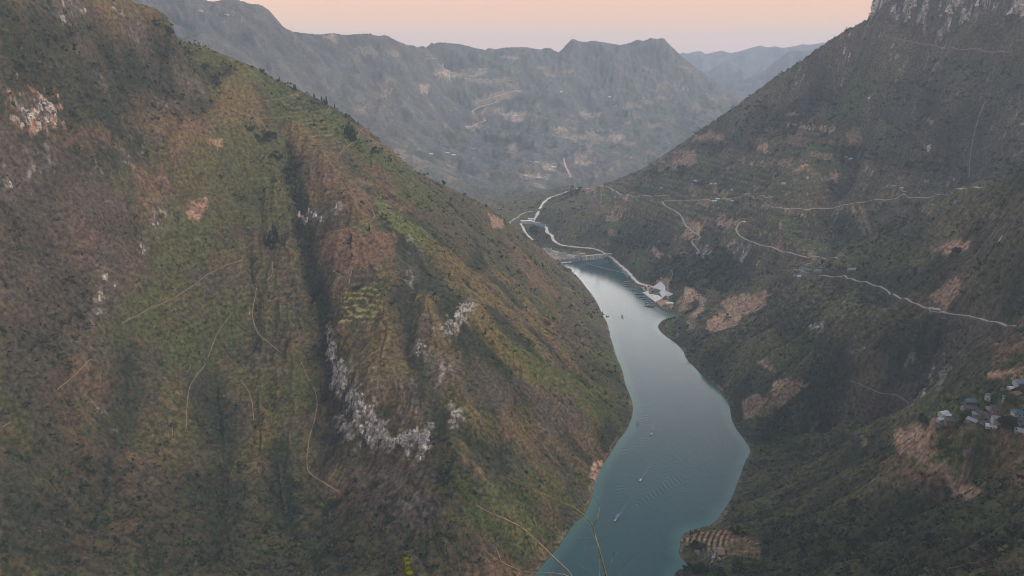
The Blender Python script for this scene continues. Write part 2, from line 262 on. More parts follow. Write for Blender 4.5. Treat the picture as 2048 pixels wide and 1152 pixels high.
for pts, hh, ww in RIBS:
    p = np.array(pts, float); n = len(p)*4; tt = np.linspace(0, len(p)-1, n)
    u_ = np.interp(tt, range(len(p)), p[:, 0]); v_ = np.interp(tt, range(len(p)), p[:, 1])
    hx, hy, hz, ok = hit0(u_, v_); q = np.stack([hx, hy], 1)[ok]
    if len(q) < 3: continue
    rm = np.median(np.hypot(q[:, 0], q[:, 1])); q = q[np.abs(np.hypot(q[:, 0], q[:, 1])/rm-1) < .45]
    m = ww*3.5; qr = np.hypot(q[:, 0], q[:, 1]); qa = np.arctan2(q[:, 0], q[:, 1])
    i0, i1 = np.searchsorted(R, (qr.min()-m, qr.max()+m)); j0, j1 = np.searchsorted(az, (qa.min()-m/qr.min(), qa.max()+m/qr.min()))
    if i1 <= i0 or j1 <= j0: continue
    xx, yy = X[i0:i1, j0:j1], Y[i0:i1, j0:j1]
    xx = xx+9*ww/25*np.sin(yy/(2.6*ww)+hh); dd, _ = seg_dist(xx, yy, q, closed=False)
    cw = .25 if (p[:, 0].max() < 560 and p[:, 1].max() > 600) else (.35 if qr.mean() > 3300 else 1.)
    RIBM[i0:i1, j0:j1] += cw*np.sign(hh)*np.minimum(abs(hh)/10, 1.2)*(np.exp(-(dd/ww)**2)-.55*np.exp(-((dd-2.1*ww)/(.9*ww))**2))
    Z[i0:i1, j0:j1] += hh*np.exp(-np.sqrt((dd/ww)**2+.06)*1.25)*1.35
gx, gy = grad(Z); gl_ = np.hypot(gx, gy)+1e-6
pxv = (-gy/gl_).astype(np.float32); pyv = (gx/gl_).astype(np.float32); SL0 = gl_.astype(np.float32)
x_ = X.astype(np.float32); y_ = Y.astype(np.float32)
slf = np.clip(SL0*1.5, 0, 1)
x_ = X.astype(np.float32); y_ = Y.astype(np.float32)
SD = np.full(Z.shape, 400., np.float32)
rows = np.where((R > 400) & (R < 2750))[0]; rs = slice(rows[0], rows[-1]+1)
cols = np.where(az < math.radians(28))[0]; cs = slice(cols[0], cols[-1]+1)
d_, in_ = seg_dist(x_[rs, cs], y_[rs, cs], RIVER); SD[rs, cs] = np.where(in_, -d_, d_)
far = sm(2900, 3900, RR)
big = 1+far*1.6
env = sm(0, 120, SD)*sm(300, 500, RR)
LEFT = sm(0, 150, 60-(X-0.10*Y))*(1-sm(2000, 2600, RR))
wx = x_+fbm(x_/90, y_/90, 71, 2)*14; wy = y_+fbm(x_/90, y_/90, 75, 2)*14
g1 = gully(wx, wy, pxv, pyv, 190., 3)*(1-far)+gully(wx, wy, pxv, pyv, 420., 5)*far*(1.5+1.6*perlin(x_/900, y_/900, 77))
g2 = gully(wx, wy, pxv, pyv, 80., 21); g3 = gully(wx, wy, pxv, pyv, 34., 33)
g3b = gully(wx, wy, pxv, pyv, 150., 35)
RID = (1-np.abs(g1))
D = (8.5*g1+5.4*(1-2*np.abs(g2))*(1-far)+7*(1-2*np.abs(g3b))*far+2.1*(1-2*np.abs(g3))*(1-far))*slf
D = D*(1-.45*sm(0, 200, 150-X)*(1-far))
D = D+(7*fbm(x_/120, y_/120, 41, 3)+3.0*fbm(x_/26, y_/26, 51, 2)*(1-far))*big
n_f = .8*perlin(x_/500, y_/500, 62)
D = D+sm(7000, 8500, RR)*(130*(.4-np.abs(perlin(x_/520, y_/900, 61)))+75*(.4-np.abs(perlin(x_/190, y_/300, 63))))+far*(1-sm(7000, 8500, RR))*(30*(.35-np.abs(perlin(x_/230+n_f, y_/260, 65)))+17*(.35-np.abs(perlin(x_/65, y_/80, 66))))
Z = Z+D*env*(0.25+0.75*sm(0, 60, SD))
# --- make each skyline crest reach exactly the height it has
def fit_crest(pts, rlo, rhi, sig=.09, win=4):
    p = np.array(pts, float); a_, t_ = pix(p[:, 0], p[:, 1]); j = np.where((az >= a_[0]) & (az <= a_[-1]))[0]
    tt = np.interp(az[j], a_, t_); i0, i1 = np.searchsorted(R, (rlo, rhi)); T = (Z[i0:i1][:, j]-H)/R[i0:i1, None]
    k_ = T.argmax(0); d = tt-T.max(0); rp = R[i0:i1][k_]
    kk = win; kern = np.ones(2*kk+1)/(2*kk+1); d = np.convolve(np.pad(d, kk, 'edge'), kern, 'valid'); rp = np.convolve(np.pad(rp, 3*kk, 'edge'), np.ones(6*kk+1)/(6*kk+1), 'valid')
    e_ = np.ones(len(j)); n_ = min(20, len(j)//4); e_[:n_] = np.linspace(0, 1, n_); e_[-n_:] = np.linspace(1, 0, n_)
    Z[:, j] += (d*rp*e_)[None]*np.exp(-((LR[:, None]-np.log(rp)[None])/sig)**2)
for _ in range(2):
    fit_crest([(c[0], c[1]) for c in LC], 1350, 2450, .07)
    fit_crest([(1180,375),(1230,360),(1280,340),(1330,308),(1365,285),(1400,260),(1440,233),(1480,206),(1510,184),(1550,154),(1580,136),(1600,123),(1620,108),(1640,94),(1660,80),(1690,62),(1720,47),(1738,37),(1760,42)], 2420, 3250, .07)
    fit_crest([(c[0], c[1]) for c in FC if c[2] < 5500], 4000, 5400, .06, 2); fit_crest([(c[0], c[1]) for c in FC if c[2] > 5500], 5500, 6800, .06, 2)
    fit_crest([(1360,118),(1385,104),(1401,102),(1412,108),(1425,105),(1443,101),(1460,106),(1478,103),(1500,96),(1520,91),(1535,95),(1551,92),(1565,96),(1590,92),(1606,88),(1622,90),(1660,84)], 11500, 13600, .05, 1)
    fit_crest([(1480,195),(1490,182),(1505,160),(1525,145),(1545,127),(1560,115),(1578,102),(1600,101),(1620,103),(1640,108),(1690,150)], 8300, 9800, .05, 2)
rb = np.interp(az, [float(pix(1742, 36)[0]), float(pix(2048, 45)[0])], [2590, 2370])[None]
ck = RR-rb+14*perlin(x_/60, y_/60, 67)
CLIFF = (.36*sm(0, 9, ck+9*perlin(x_/19, y_/19, 68))+.34*sm(0, 8, ck-20+14*perlin(x_/26, y_/26, 168))+.30*sm(0, 9, ck-44+20*perlin(x_/34, y_/34, 169)))*sm(0, .0045, az[None]-float(pix(1741, 30)[0])+.002*perlin(RR/25, RR*0, 69))
Z = Z+CLIFF*(105+22*perlin(x_/90, y_/90, 70))*(1-sm(3000, 3300, RR))
Z = np.where(SD > 0, np.maximum(Z, 0.5+np.minimum(SD*0.45, 3)), Z)
Z = np.where((SD > 0) & (SD < 40), Z*sm(-10, 40, SD)+(0.5+0.5*SD)*(1-sm(-10, 40, SD)), Z)
Z = np.where(SD < 0, -0.6-np.minimum(-SD*.5, 12), Z)
Z = np.where(SD > 60, np.maximum(Z, 4), Z)
def zat(x, y):
    x = np.atleast_1d(np.asarray(x, float)); y = np.atleast_1d(np.asarray(y, float))
    fa = np.clip((np.arctan2(x, y)-AZ0)/(AZ1-AZ0)*(NA-1), 0, NA-1.001); fr = np.interp(np.hypot(x, y), R, np.arange(NR)); fr = np.clip(fr, 0, NR-1.001)
    i = fr.astype(int); j = fa.astype(int); s = fr-i; t = fa-j
    return (Z[i, j]*(1-t)+Z[i, j+1]*t)*(1-s)+(Z[i+1, j]*(1-t)+Z[i+1, j+1]*t)*s
# ------------------------------------------------------------------ what grows and lies on the ground (base colours, plus painted far haze and a painted sunlit slope)
def C3(*c): return np.array(c, np.float32)
BROWN, GOLD, OLIVE, DARK, GREY, SOIL, ROCK, SCRUB = C3(.145,.100,.066), C3(.20,.145,.075), C3(.088,.090,.042), C3(.024,.036,.024), C3(.072,.074,.052), C3(.43,.285,.215), C3(.44,.39,.35), C3(.10,.080,.074)
GRASS, BRIGHT, RUST, LIGHT = C3(.105,.112,.050), C3(.145,.165,.060), C3(.19,.118,.083), C3(.50,.40,.33)
side = sm(-60, 60, X-(230-0.0*Y)).astype(np.float32)*2-1; zz_ = np.maximum(Z, 0).astype(np.float32)*(RR < 3300)
xs = x_+.55*side*zz_; ys = y_+.75*zz_
n1 = fbm(x_/210, y_/210, 101, 3); n2 = fbm(x_/62, y_/62, 111, 3); n3 = fbm(xs/17, ys/17, 121, 3, .6)
n4 = perlin(xs/5.6, ys/5.6, 131)*(RR < 3200)
nS = perlin(x_/38+n2, y_/38, 141)
# --- patches: (kind, strength, outline in photo pixels), laid onto the ground where each one lies
def ground_poly(pts):
    p = np.array(pts, float); q = np.concatenate([p, p[:1]]); u_, v_ = [], []
    for a, b in zip(q[:-1], q[1:]):
        for t in (0, .34, .67): u_.append(a[0]+(b[0]-a[0])*t); v_.append(a[1]+(b[1]-a[1])*t)
    hx, hy, hz, ok = hit(u_, v_)
    if ok.sum() < 4: return None
    r = np.hypot(hx, hy); rm = np.median(r[ok]); ok &= np.abs(r/rm-1) < .35
    return np.stack([hx, hy], 1)[ok] if ok.sum() > 3 else None
def patch(pts, soft=5., wob=7.):
    q = ground_poly(pts)
    if q is None: return None
    m = 20; qr = np.hypot(q[:, 0], q[:, 1]); qa = np.arctan2(q[:, 0], q[:, 1])
    i0, i1 = np.searchsorted(R, (qr.min()-m, qr.max()+m)); j0, j1 = np.searchsorted(az, (qa.min()-m/qr.min(), qa.max()+m/qr.min()))
    if i1 <= i0 or j1 <= j0: return None
    s_ = (slice(i0, i1), slice(j0, j1)); k_ = max(1, qr.mean()/1700)
    dd, ins = seg_dist(x_[s_], y_[s_], q); sd = np.where(ins, dd, -dd)+n3[s_]*wob*k_+n4[s_]*wob*.5*k_
    return s_, sm(-soft*k_, soft*k_, sd), qr.mean()
PATCHES = [
 ('tanf',.9,[(1085,330),(1108,327),(1110,337),(1088,340)]), ('tanf',.8,[(1040,347),(1098,350),(1094,357),(1045,356)]), ('bank',.9,[(1098,334),(1112,336),(1110,342),(1100,341)]), ('tanf',.8,[(1150,325),(1180,322),(1178,330),(1152,332)]), ('tanf',.8,[(1000,226),(1052,224),(1040,244),(1018,240)]), ('tanf',.8,[(985,216),(1010,217),(1010,224),(988,224)]), ('bank',.9,[(1016,288),(1030,287),(1032,300),(1019,300)]), ('tanf',.7,[(870,150),(900,146),(940,148),(980,142),(960,152),(880,156)]), ('bank',.7,[(840,172),(858,170),(855,186),(843,187)]), ('tanf',.7,[(1105,255),(1132,257),(1128,263),(1108,262)]), ('tanf',.6,[(1215,270),(1245,272),(1240,278),(1218,277)]), ('tanf',.6,[(1160,225),(1200,228),(1195,234),(1165,232)]),
 ('bank',.9,[(1216,514),(1228,517),(1250,536),(1262,553),(1256,556),(1236,533)]), ('bank',.7,[(1085,495),(1120,508),(1165,516),(1165,522),(1118,524),(1090,505)]), ('tanf',.7,[(1500,262),(1565,258),(1570,270),(1492,276)]), ('tanf',.6,[(1500,240),(1560,236),(1560,250),(1500,254)]), ('rust',.7,[(1565,260),(1605,256),(1610,290),(1570,290)]), ('tanf',.6,[(1180,408),(1260,410),(1262,422),(1190,425)]), ('tanf',.5,[(1230,422),(1290,424),(1285,436),(1225,432)]), ('tanf',.7,[(1370,408),(1400,408),(1400,416),(1375,416)]), ('tanf',.6,[(1490,404),(1530,404),(1525,412),(1490,412)]), ('plough',.6,[(1690,262),(1720,258),(1725,285),(1695,290)]), ('tanf',.6,[(1620,349),(1675,345),(1690,358),(1640,360)]), ('rust',.6,[(1800,346),(1830,350),(1820,362),(1798,356)]),
 ('terr',.8,[(1180,375),(1330,310),(1420,300),(1600,330),(1640,420),(1560,470),(1420,470),(1240,430)]), ('terr',.6,[(1440,260),(1620,230),(1700,300),(1600,330),(1450,320)]), ('terr',.6,[(1640,360),(1860,350),(1900,385),(1700,405),(1600,415)]), ('terr',.7,[(1500,425),(1600,425),(1610,500),(1500,480)]), ('terr',.7,[(1400,640),(1440,600),(1500,590),(1560,570),(1580,620),(1480,690),(1400,680)]), ('terr',.5,[(1690,510),(1800,470),(1980,400),(2048,390),(2048,480),(1850,540)]), ('terr',.55,[(1560,560),(1700,570),(1850,630),(1760,680),(1600,660)]),
 ('terr',.6,[(560,200),(650,210),(760,290),(720,330),(640,290)]), ('terr',.6,[(640,470),(700,455),(790,470),(790,560),(690,580),(640,540)]), ('terr',.5,[(690,360),(780,400),(780,460),(680,450)]), ('terr',.5,[(400,300),(560,300),(590,440),(420,460)]), ('terr',.45,[(360,500),(560,470),(620,600),(560,760),(300,700)]), ('terr',.5,[(1700,760),(1850,900),(1800,1000),(1600,950)][:0] or [(1900,880),(2048,880),(2048,1000),(1930,1000)]),
 ('grass',.60,[(430,240),(560,260),(598,330),(592,450),(560,470),(470,440),(430,500),(330,560),(300,520),(340,400),(380,280)]),
 ('green',.45,[(360,90),(500,130),(600,188),(560,205),(430,150)]), ('green',.55,[(500,150),(600,190),(690,240),(690,262),(560,240)]),
 ('green',.70,[(640,215),(700,250),(770,305),(835,355),(790,352),(720,305),(650,262)]), ('bright',.65,[(745,392),(800,428),(850,460),(875,512),(840,492),(790,458),(760,430)]),
 ('green',.5,[(780,350),(860,372),(900,400),(860,420),(800,390)]),
 ('soil',.55,[(375,405),(415,400),(410,430),(385,445),(370,425)]), ('soil',.6,[(415,281),(447,278),(440,292),(420,290)]), ('rust',.8,[(640,470),(700,455),(790,470),(780,520),(700,545),(650,530),(630,490)]),
 ('rust',.55,[(230,240),(290,180),(420,230),(420,275),(300,262)]), ('rust',.55,[(140,440),(220,430),(200,500),(150,520)]), ('rust',.5,[(270,340),(330,330),(340,400),(290,420)]), ('rust',.45,[(100,260),(200,240),(240,290),(120,300)]),
 ('rust',.5,[(600,330),(680,350),(680,410),(620,400)]), ('rust',.5,[(690,360),(750,400),(740,440),(680,420)]), ('rust',.5,[(0,600),(60,640),(40,720),(0,700)]), ('gold',.45,[(660,660),(760,660),(830,740),(800,830),(700,760)]),
 ('dark',.6,[(580,300),(604,340),(612,450),(645,560),(666,660),(648,660),(616,560),(592,450),(575,360)]), ('dark',.75,[(640,640),(668,650),(690,800),(740,900),(700,900),(660,820),(640,740)]),
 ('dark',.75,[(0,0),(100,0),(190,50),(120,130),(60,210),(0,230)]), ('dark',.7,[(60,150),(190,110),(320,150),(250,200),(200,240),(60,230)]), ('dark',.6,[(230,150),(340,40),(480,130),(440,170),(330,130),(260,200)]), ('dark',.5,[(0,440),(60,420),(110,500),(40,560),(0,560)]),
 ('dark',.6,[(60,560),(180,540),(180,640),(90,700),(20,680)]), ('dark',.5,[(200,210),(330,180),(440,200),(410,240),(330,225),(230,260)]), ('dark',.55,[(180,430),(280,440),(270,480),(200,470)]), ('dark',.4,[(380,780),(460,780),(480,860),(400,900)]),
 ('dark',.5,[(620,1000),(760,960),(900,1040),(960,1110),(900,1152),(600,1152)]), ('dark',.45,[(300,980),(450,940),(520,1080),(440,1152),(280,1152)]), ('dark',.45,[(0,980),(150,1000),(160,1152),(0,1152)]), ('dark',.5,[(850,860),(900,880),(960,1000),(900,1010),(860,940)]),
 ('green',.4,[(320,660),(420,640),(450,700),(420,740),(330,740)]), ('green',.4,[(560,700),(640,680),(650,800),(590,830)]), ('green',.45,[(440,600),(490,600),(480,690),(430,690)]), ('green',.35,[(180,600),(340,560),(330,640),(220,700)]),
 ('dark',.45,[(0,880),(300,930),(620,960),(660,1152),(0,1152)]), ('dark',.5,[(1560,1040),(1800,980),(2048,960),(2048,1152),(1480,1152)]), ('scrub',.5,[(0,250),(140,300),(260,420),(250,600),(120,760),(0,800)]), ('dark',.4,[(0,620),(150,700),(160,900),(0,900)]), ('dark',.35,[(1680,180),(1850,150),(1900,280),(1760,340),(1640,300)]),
 ('rock',.85,[(112,22),(172,-6),(168,14),(120,42)]), ('ore',.8,[(20,205),(60,195),(118,205),(112,240),(70,255),(30,240)]), ('rock',.5,[(0,330),(110,290),(105,330),(20,400),(0,400)]), ('rock',.6,[(345,140),(390,150),(370,178),(338,160)]), ('rock',.5,[(310,190),(362,200),(340,228),(308,225)]),
 ('rock',.4,[(190,145),(225,140),(215,190),(195,180)]), ('rock',.9,[(594,422),(655,418),(648,445),(604,449)]), ('rock',.6,[(660,410),(685,400),(680,430),(665,432)]),
 ('rock',.9,[(322,402),(333,405),(306,470),(291,505),(284,496),(302,450)]), ('rock',.85,[(207,545),(217,550),(206,600),(190,642),(182,637),(196,590)]),
 ('white',.95,[(664,700),(692,742),(715,795),(742,815),(722,826),(688,798),(670,765)]), ('white',.85,[(708,832),(735,828),(768,852),(785,885),(745,890),(722,868)]), ('white',.95,[(775,884),(815,870),(862,852),(852,902),(830,918),(815,888),(780,896)]), ('white',.8,[(676,838),(702,860),(720,893),(700,885)]), ('white',.7,[(655,650),(663,652),(668,720),(658,700)]),
 ('white',.75,[(888,655),(938,600),(952,608),(915,650),(896,675)]), ('rock',.6,[(822,705),(848,640),(872,638),(852,690),(832,722)]), ('white',.6,[(903,808),(920,818),(916,852),(904,842)]), ('rock',.2,[(690,720),(760,730),(870,770),(860,860),(760,850),(690,800)]), ('rock',.35,[(740,910),(820,930),(860,1060),(800,1040)]), ('rock',.4,[(820,470),(850,520),(830,580),(810,560)]), ('rock',.35,[(720,660),(740,700),(720,740)]), ('rock',.4,[(850,700),(930,720),(900,780),(850,750)]),
 ('stripes',1.,[(680,585),(748,565),(768,610),(745,650),(680,645)]), ('bright',.7,[(719,456),(742,455),(741,464),(720,465)]), ('stripes',.35,[(560,200),(640,230),(700,300),(640,290)]),
 ('gold',.6,[(870,480),(950,540),(1020,625),(970,610),(900,550)]), ('gold',.55,[(950,640),(1010,690),(1100,765),(1070,775),(990,710)]), ('gold',.4,[(1040,600),(1120,670),(1180,730),(1140,720),(1060,650)]), ('gold',.45,[(1100,740),(1220,780),(1255,800),(1200,800)]), ('rust',.45,[(1000,460),(1080,540),(1130,600),(1060,570)]),
 ('green',.5,[(980,660),(1100,730),(1250,800),(1200,850),(1080,780)]), ('green',.5,[(1190,700),(1225,700),(1240,740),(1215,740)]), ('green',.45,[(900,950),(1020,980),(1100,1050),(1050,1110),(940,1040)]), ('scrub',.6,[(1040,770),(1150,800),(1180,860),(1080,870)]), ('scrub',.6,[(680,940),(860,930),(900,1060),(760,1060)]), ('scrub',.5,[(960,720),(1060,780),(1000,820),(920,780)]), ('scrub',.5,[(1110,630),(1160,680),(1170,720),(1110,690)]),
 ('soil',.75,[(1187,924),(1204,921),(1201,945),(1193,962),(1180,956)]), ('soil',.5,[(977,425),(1006,440),(1006,455),(985,456)]), ('rust',.4,[(1000,830),(1080,850),(1060,900),(990,870)]),
 ('plough',.85,[(1440,605),(1470,590),(1530,585),(1532,610),(1500,628),(1460,635)]), ('soil',.7,[(1413,640),(1450,625),(1482,632),(1476,650),(1430,665),(1412,655)]), ('plough',.7,[(1482,802),(1510,788),(1542,800),(1545,830),(1488,838)]), ('soil',.75,[(1545,765),(1570,758),(1620,768),(1592,790),(1560,815),(1543,818)]), ('soil',.6,[(1515,725),(1530,718),(1552,745),(1530,737)]),
 ('soil',.75,[(1870,500),(1900,482),(1943,480),(1932,500),(1900,507)]), ('plough',.7,[(1860,590),(1915,550),(1922,580),(1890,618),(1870,608)]), ('scrub',.9,[(1885,640),(1950,640),(2048,670),(2048,700),(1980,700),(1900,660)]), ('rust',.7,[(1985,690),(2048,680),(2048,705),(2000,712)]),
 ('soil',.75,[(1783,865),(1835,845),(1862,870),(1900,930),(1962,985),(1930,1000),(1850,935),(1792,888)]), ('rust',.8,[(1762,925),(1800,918),(1900,960),(1890,1005),(1800,960)]), ('rust',.8,[(1865,860),(2040,872),(2048,905),(1950,905),(1880,885)]), ('soil',.7,[(1978,745),(2048,737),(2048,752),(1975,757)]), ('rust',.7,[(1980,905),(2048,925),(2048,975),(1985,950)]), ('bright',.6,[(1848,905),(1880,910),(1902,945),(1890,952)]), ('bright',.5,[(1700,853),(1745,848),(1740,862),(1700,864)]), ('soil',.5,[(1722,875),(1738,880),(1730,890)]), ('green',.6,[(1870,880),(1960,920),(1980,960),(1900,960)]), ('green',.6,[(1830,800),(2048,790),(2048,830),(1850,830)]), ('scrub',.7,[(1700,780),(1840,770),(1820,820),(1720,830)]), ('green',.5,[(1850,1010),(1990,1000),(2048,1080),(1900,1080)]),
 ('stripes2',.95,[(1362,1080),(1400,1064),(1452,1058),(1466,1080),(1445,1122),(1388,1092)]), ('stripes2',.5,[(1456,1062),(1520,1085),(1520,1120),(1480,1110),(1450,1110)]), ('rock',.6,[(1385,1095),(1440,1105),(1450,1130),(1400,1125)]),
 ('plough',.75,[(1390,270),(1448,265),(1450,280),(1385,282)]), ('plough',.65,[(1352,303),(1390,300),(1393,330),(1340,335)]), ('soil',.5,[(1515,275),(1535,275),(1536,303),(1513,300)]), ('soil',.7,[(1585,342),(1610,325),(1616,330),(1592,343)]), ('soil',.4,[(1560,320),(1585,320),(1580,335),(1553,335)]), ('plough',.8,[(1245,392),(1280,391),(1276,403),(1248,403)]), ('soil',.65,[(1360,475),(1385,445),(1412,445),(1395,470),(1380,478)]),
 ('rust',.5,[(1550,240),(1640,230),(1640,250),(1560,256)]), ('rust',.5,[(1480,268),(1600,262),(1600,285),(1500,285)]), ('rust',.5,[(1150,430),(1200,425),(1200,440)]), ('rust',.5,[(1520,320),(1550,320),(1550,330)]), ('rust',.5,[(1250,490),(1285,490),(1270,515),(1250,510)]), ('rust',.4,[(1230,408),(1300,412),(1290,425),(1220,420)]), ('soil',.7,[(1350,600),(1390,587),(1394,597),(1362,613)]), ('soil',.6,[(1550,330),(1490,440),(1470,440),(1500,400)][:0] or [(1430,440),(1480,435),(1470,455),(1440,452)]),
 ('soil',.55,[(1699,410),(1710,411),(1730,468),(1720,455)]), ('soil',.45,[(1716,408),(1724,409),(1744,465),(1733,455)]), ('soil',.4,[(1678,402),(1684,402),(1684,420),(1679,420)]), ('rust',.5,[(1700,340),(1760,345),(1740,355),(1700,352)]), ('soil',.5,[(1640,347),(1680,346),(1675,358),(1645,358)]), ('rust',.6,[(1620,400),(1650,398),(1650,412),(1620,412)]), ('soil',.5,[(1560,500),(1540,490),(1545,485),(1570,495)]), ('rust',.5,[(1545,470),(1600,480),(1600,495),(1560,490)]), ('rust',.5,[(1480,455),(1495,450),(1490,465),(1480,465)]),
 ('white',.9,[(1393,510),(1404,506),(1414,498),(1419,504),(1412,516)]), ('rock',.7,[(1855,118),(1872,120),(1879,152),(1868,135)]), ('rock',.55,[(1745,-60),(2048,-60),(2048,22),(1900,30),(1745,36)]), ('rock',.5,[(1450,478),(1505,482),(1485,532),(1462,510)]), ('ore',.5,[(1452,480),(1466,490),(1470,512),(1458,505)]), ('white',.6,[(1620,650),(1646,645),(1642,662),(1622,662)]), ('rock',.5,[(1700,688),(1745,705),(1720,710)]), ('rock',.45,[(1810,720),(1852,748),(1845,775),(1808,750)]), ('white',.4,[(1870,738),(1902,735),(1880,775),(1866,770)]), ('rock',.6,[(1850,730),(1930,700),(1932,708),(1880,740),(1850,790),(1830,810)]), ('rock',.3,[(1660,610),(1700,600),(1690,640),(1660,640)]), ('rock',.5,[(2000,200),(2048,180),(2048,260),(2020,250)]),
 ('green',.4,[(1690,500),(1760,480),(1850,500),(1800,530),(1700,530)]), ('bright',.5,[(1372,345),(1420,310),(1424,317),(1380,352)]), ('green',.4,[(1700,170),(1760,160),(1700,240),(1640,260)]), ('bright',.4,[(1660,520),(1690,512),(1700,530),(1670,535)]), ('bright',.5,[(1420,395),(1450,385),(1455,393),(1425,402)]), ('bright',.4,[(1395,402),(1425,403),(1420,410),(1400,410)]), ('green',.5,[(1530,430),(1600,440),(1590,470),(1530,460)]), ('green',.4,[(1220,380),(1300,370),(1300,388),(1225,390)]), ('bright',.4,[(1820,520),(1850,515),(1840,540)]), ('green',.4,[(1560,680),(1640,660),(1620,720),(1560,730)]), ('bright',.3,[(1660,620),(1720,600),(1720,625)]),
 ('dark',.6,[(1390,240),(1500,190),(1560,230),(1640,250),(1500,290),(1400,300)]), ('dark',.5,[(1650,290),(1800,310),(1890,330),(1800,350),(1680,330)]), ('dark',.45,[(1850,120),(2048,90),(2048,350),(1900,330),(1850,250)]), ('dark',.6,[(1500,270),(1620,180),(1680,190),(1600,260)]), ('dark',.5,[(1300,515),(1450,500),(1500,560),(1400,590),(1300,555)]), ('dark',.5,[(1330,325),(1400,335),(1380,350),(1290,350)]), ('dark',.5,[(1600,740),(1700,730),(1700,850),(1600,860),(1500,840)]), ('dark',.4,[(1200,470),(1290,450),(1330,500),(1260,500)]), ('dark',.5,[(1760,440),(1850,430),(1800,460),(1750,470)]), ('dark',.5,[(1640,430),(1760,430),(1740,480),(1650,470)]), ('dark',.5,[(1950,500),(2048,480),(2048,620),(1960,600)]), ('dark',.5,[(1850,950),(1960,1010),(2048,1100),(1900,1152),(1750,1100)]), ('dark',.5,[(1750,690),(1900,690),(1900,760),(1820,780),(1760,740)]), ('dark',.55,[(1350,1120),(1440,1130),(1600,1152),(1350,1152)]), ('dark',.5,[(1125,385),(1160,372),(1180,380),(1130,398)]), ('dark',.5,[(1050,455),(1090,465),(1110,480),(1070,485)]),
 ('soil',.5,[(945,205),(990,185),(1045,180),(1030,195),(990,200),(955,216)]), ('soil',.4,[(865,142),(910,135),(985,138),(960,146),(880,152)]), ('soil',.6,[(648,72),(668,68),(680,90),(668,84)]), ('soil',.55,[(840,172),(858,170),(855,185),(842,186)]), ('soil',.5,[(945,225),(975,218),(965,232)]), ('soil',.4,[(1000,228),(1055,225),(1040,245),(1015,240)]), ('soil',.5,[(1105,255),(1130,258),(1110,262)]), ('soil',.6,[(1015,290),(1030,288),(1032,300),(1018,300)]), ('soil',.5,[(930,252),(960,245),(965,252),(935,262)]), ('dark',.8,[(880,266),(925,268),(932,284),(900,286)]), ('dark',.5,[(1020,185),(1120,200),(1130,215),(1030,205)]), ('dark',.5,[(970,270),(1050,270),(1060,300),(1000,300)]), ('soil',.4,[(925,155),(1040,163),(1030,174),(940,164)]), ('dark',.5,[(830,300),(880,305),(870,325),(830,325)]), ('dark',.5,[(340,30),(380,45),(400,80),(380,80)]), ('soil',.3,[(700,95),(740,92),(760,110),(720,112)]), ('soil',.35,[(770,100),(800,102),(800,115),(780,112)]), ('soil',.5,[(1000,112),(1035,112),(1040,120),(1005,118)]), ('soil',.4,[(1115,268),(1250,275),(1240,282),(1120,276)]), ('rock',.5,[(1340,165),(1375,172),(1370,185),(1345,178)]),
]
for kind, st_, pts in PATCHES:
    if kind not in ('rock', 'white', 'ore'): continue
    r_ = patch(pts)
    if r_ is None: continue
    s_, m_, rm = r_; am = {'rock': 4.5, 'white': 8.0, 'ore': 6.0}[kind]*max(1, rm/1400)*st_
    Z[s_] += m_*am*((.45-1.1*np.abs(perlin(xs[s_]/19, ys[s_]/24, 301)))+.55*(.4-np.abs(perlin(xs[s_]/7, ys[s_]/10, 303))))*(SD[s_] > 15)
Zq = Z.copy()
for _ in range(3): Zq[1:-1] = (Zq[:-2]+Zq[2:]+2*Zq[1:-1])/4; Zq[:, 1:-1] = (Zq[:, :-2]+Zq[:, 2:]+2*Zq[:, 1:-1])/4
Zr = Zq.copy()
for _ in range(26): Zr[1:-1] = (Zr[:-2]+Zr[2:]+2*Zr[1:-1])/4; Zr[:, 1:-1] = (Zr[:, :-2]+Zr[:, 2:]+2*Zr[:, 1:-1])/4
CV = ((Zq-Zr)/np.maximum(RR*.0016, .8)).astype(np.float32); CV = np.clip(CV, -2.5, 2.5)      # + on ribs, - in gullies
gx, gy = grad(Z); SL = np.hypot(gx, gy).astype(np.float32)
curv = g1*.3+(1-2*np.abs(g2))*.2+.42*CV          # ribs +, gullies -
def mixc(a, b, t): return a+(b-a)*np.clip(t, 0, 1)[..., None]
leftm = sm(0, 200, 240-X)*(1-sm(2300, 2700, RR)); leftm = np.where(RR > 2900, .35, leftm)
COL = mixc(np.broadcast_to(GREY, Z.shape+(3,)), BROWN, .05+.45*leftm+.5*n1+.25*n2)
COL = mixc(COL, OLIVE, sm(-.15, .55, n2*.9-n1*.35+.12+.2*(1-leftm)))
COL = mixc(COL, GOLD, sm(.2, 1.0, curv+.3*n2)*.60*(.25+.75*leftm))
COL = mixc(COL, RUST, sm(.22, .6, n1*.7+n3*.5-n2*.2)*.55)
COL = mixc(COL, SCRUB, sm(.1, .6, nS*.8-.2*n1)*.55)
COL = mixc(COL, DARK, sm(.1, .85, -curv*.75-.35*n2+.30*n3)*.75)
COL = mixc(COL, DARK, sm(.28, .62, n3*.8+n4*.35-.15*curv-.1)*.75)
COL = mixc(COL, GRASS, sm(.3, .6, n3*.6+n2*.3-.2*n1)*.3)
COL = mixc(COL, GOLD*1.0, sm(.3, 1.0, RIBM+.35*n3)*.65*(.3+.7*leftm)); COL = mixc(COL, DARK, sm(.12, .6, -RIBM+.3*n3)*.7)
COL = mixc(COL, C3(.125,.135,.065), sm(.45, .95, RIBM+.2*n3)*.6*(1-leftm)*(1-sm(2900, 3200, RR)))
smr = (1-leftm)*sm(1400, 1800, RR)*(1-sm(2900, 3200, RR)); COL = mixc(COL, C3(.098,.088,.068)*(1+.35*n2[..., None]), smr*.5)
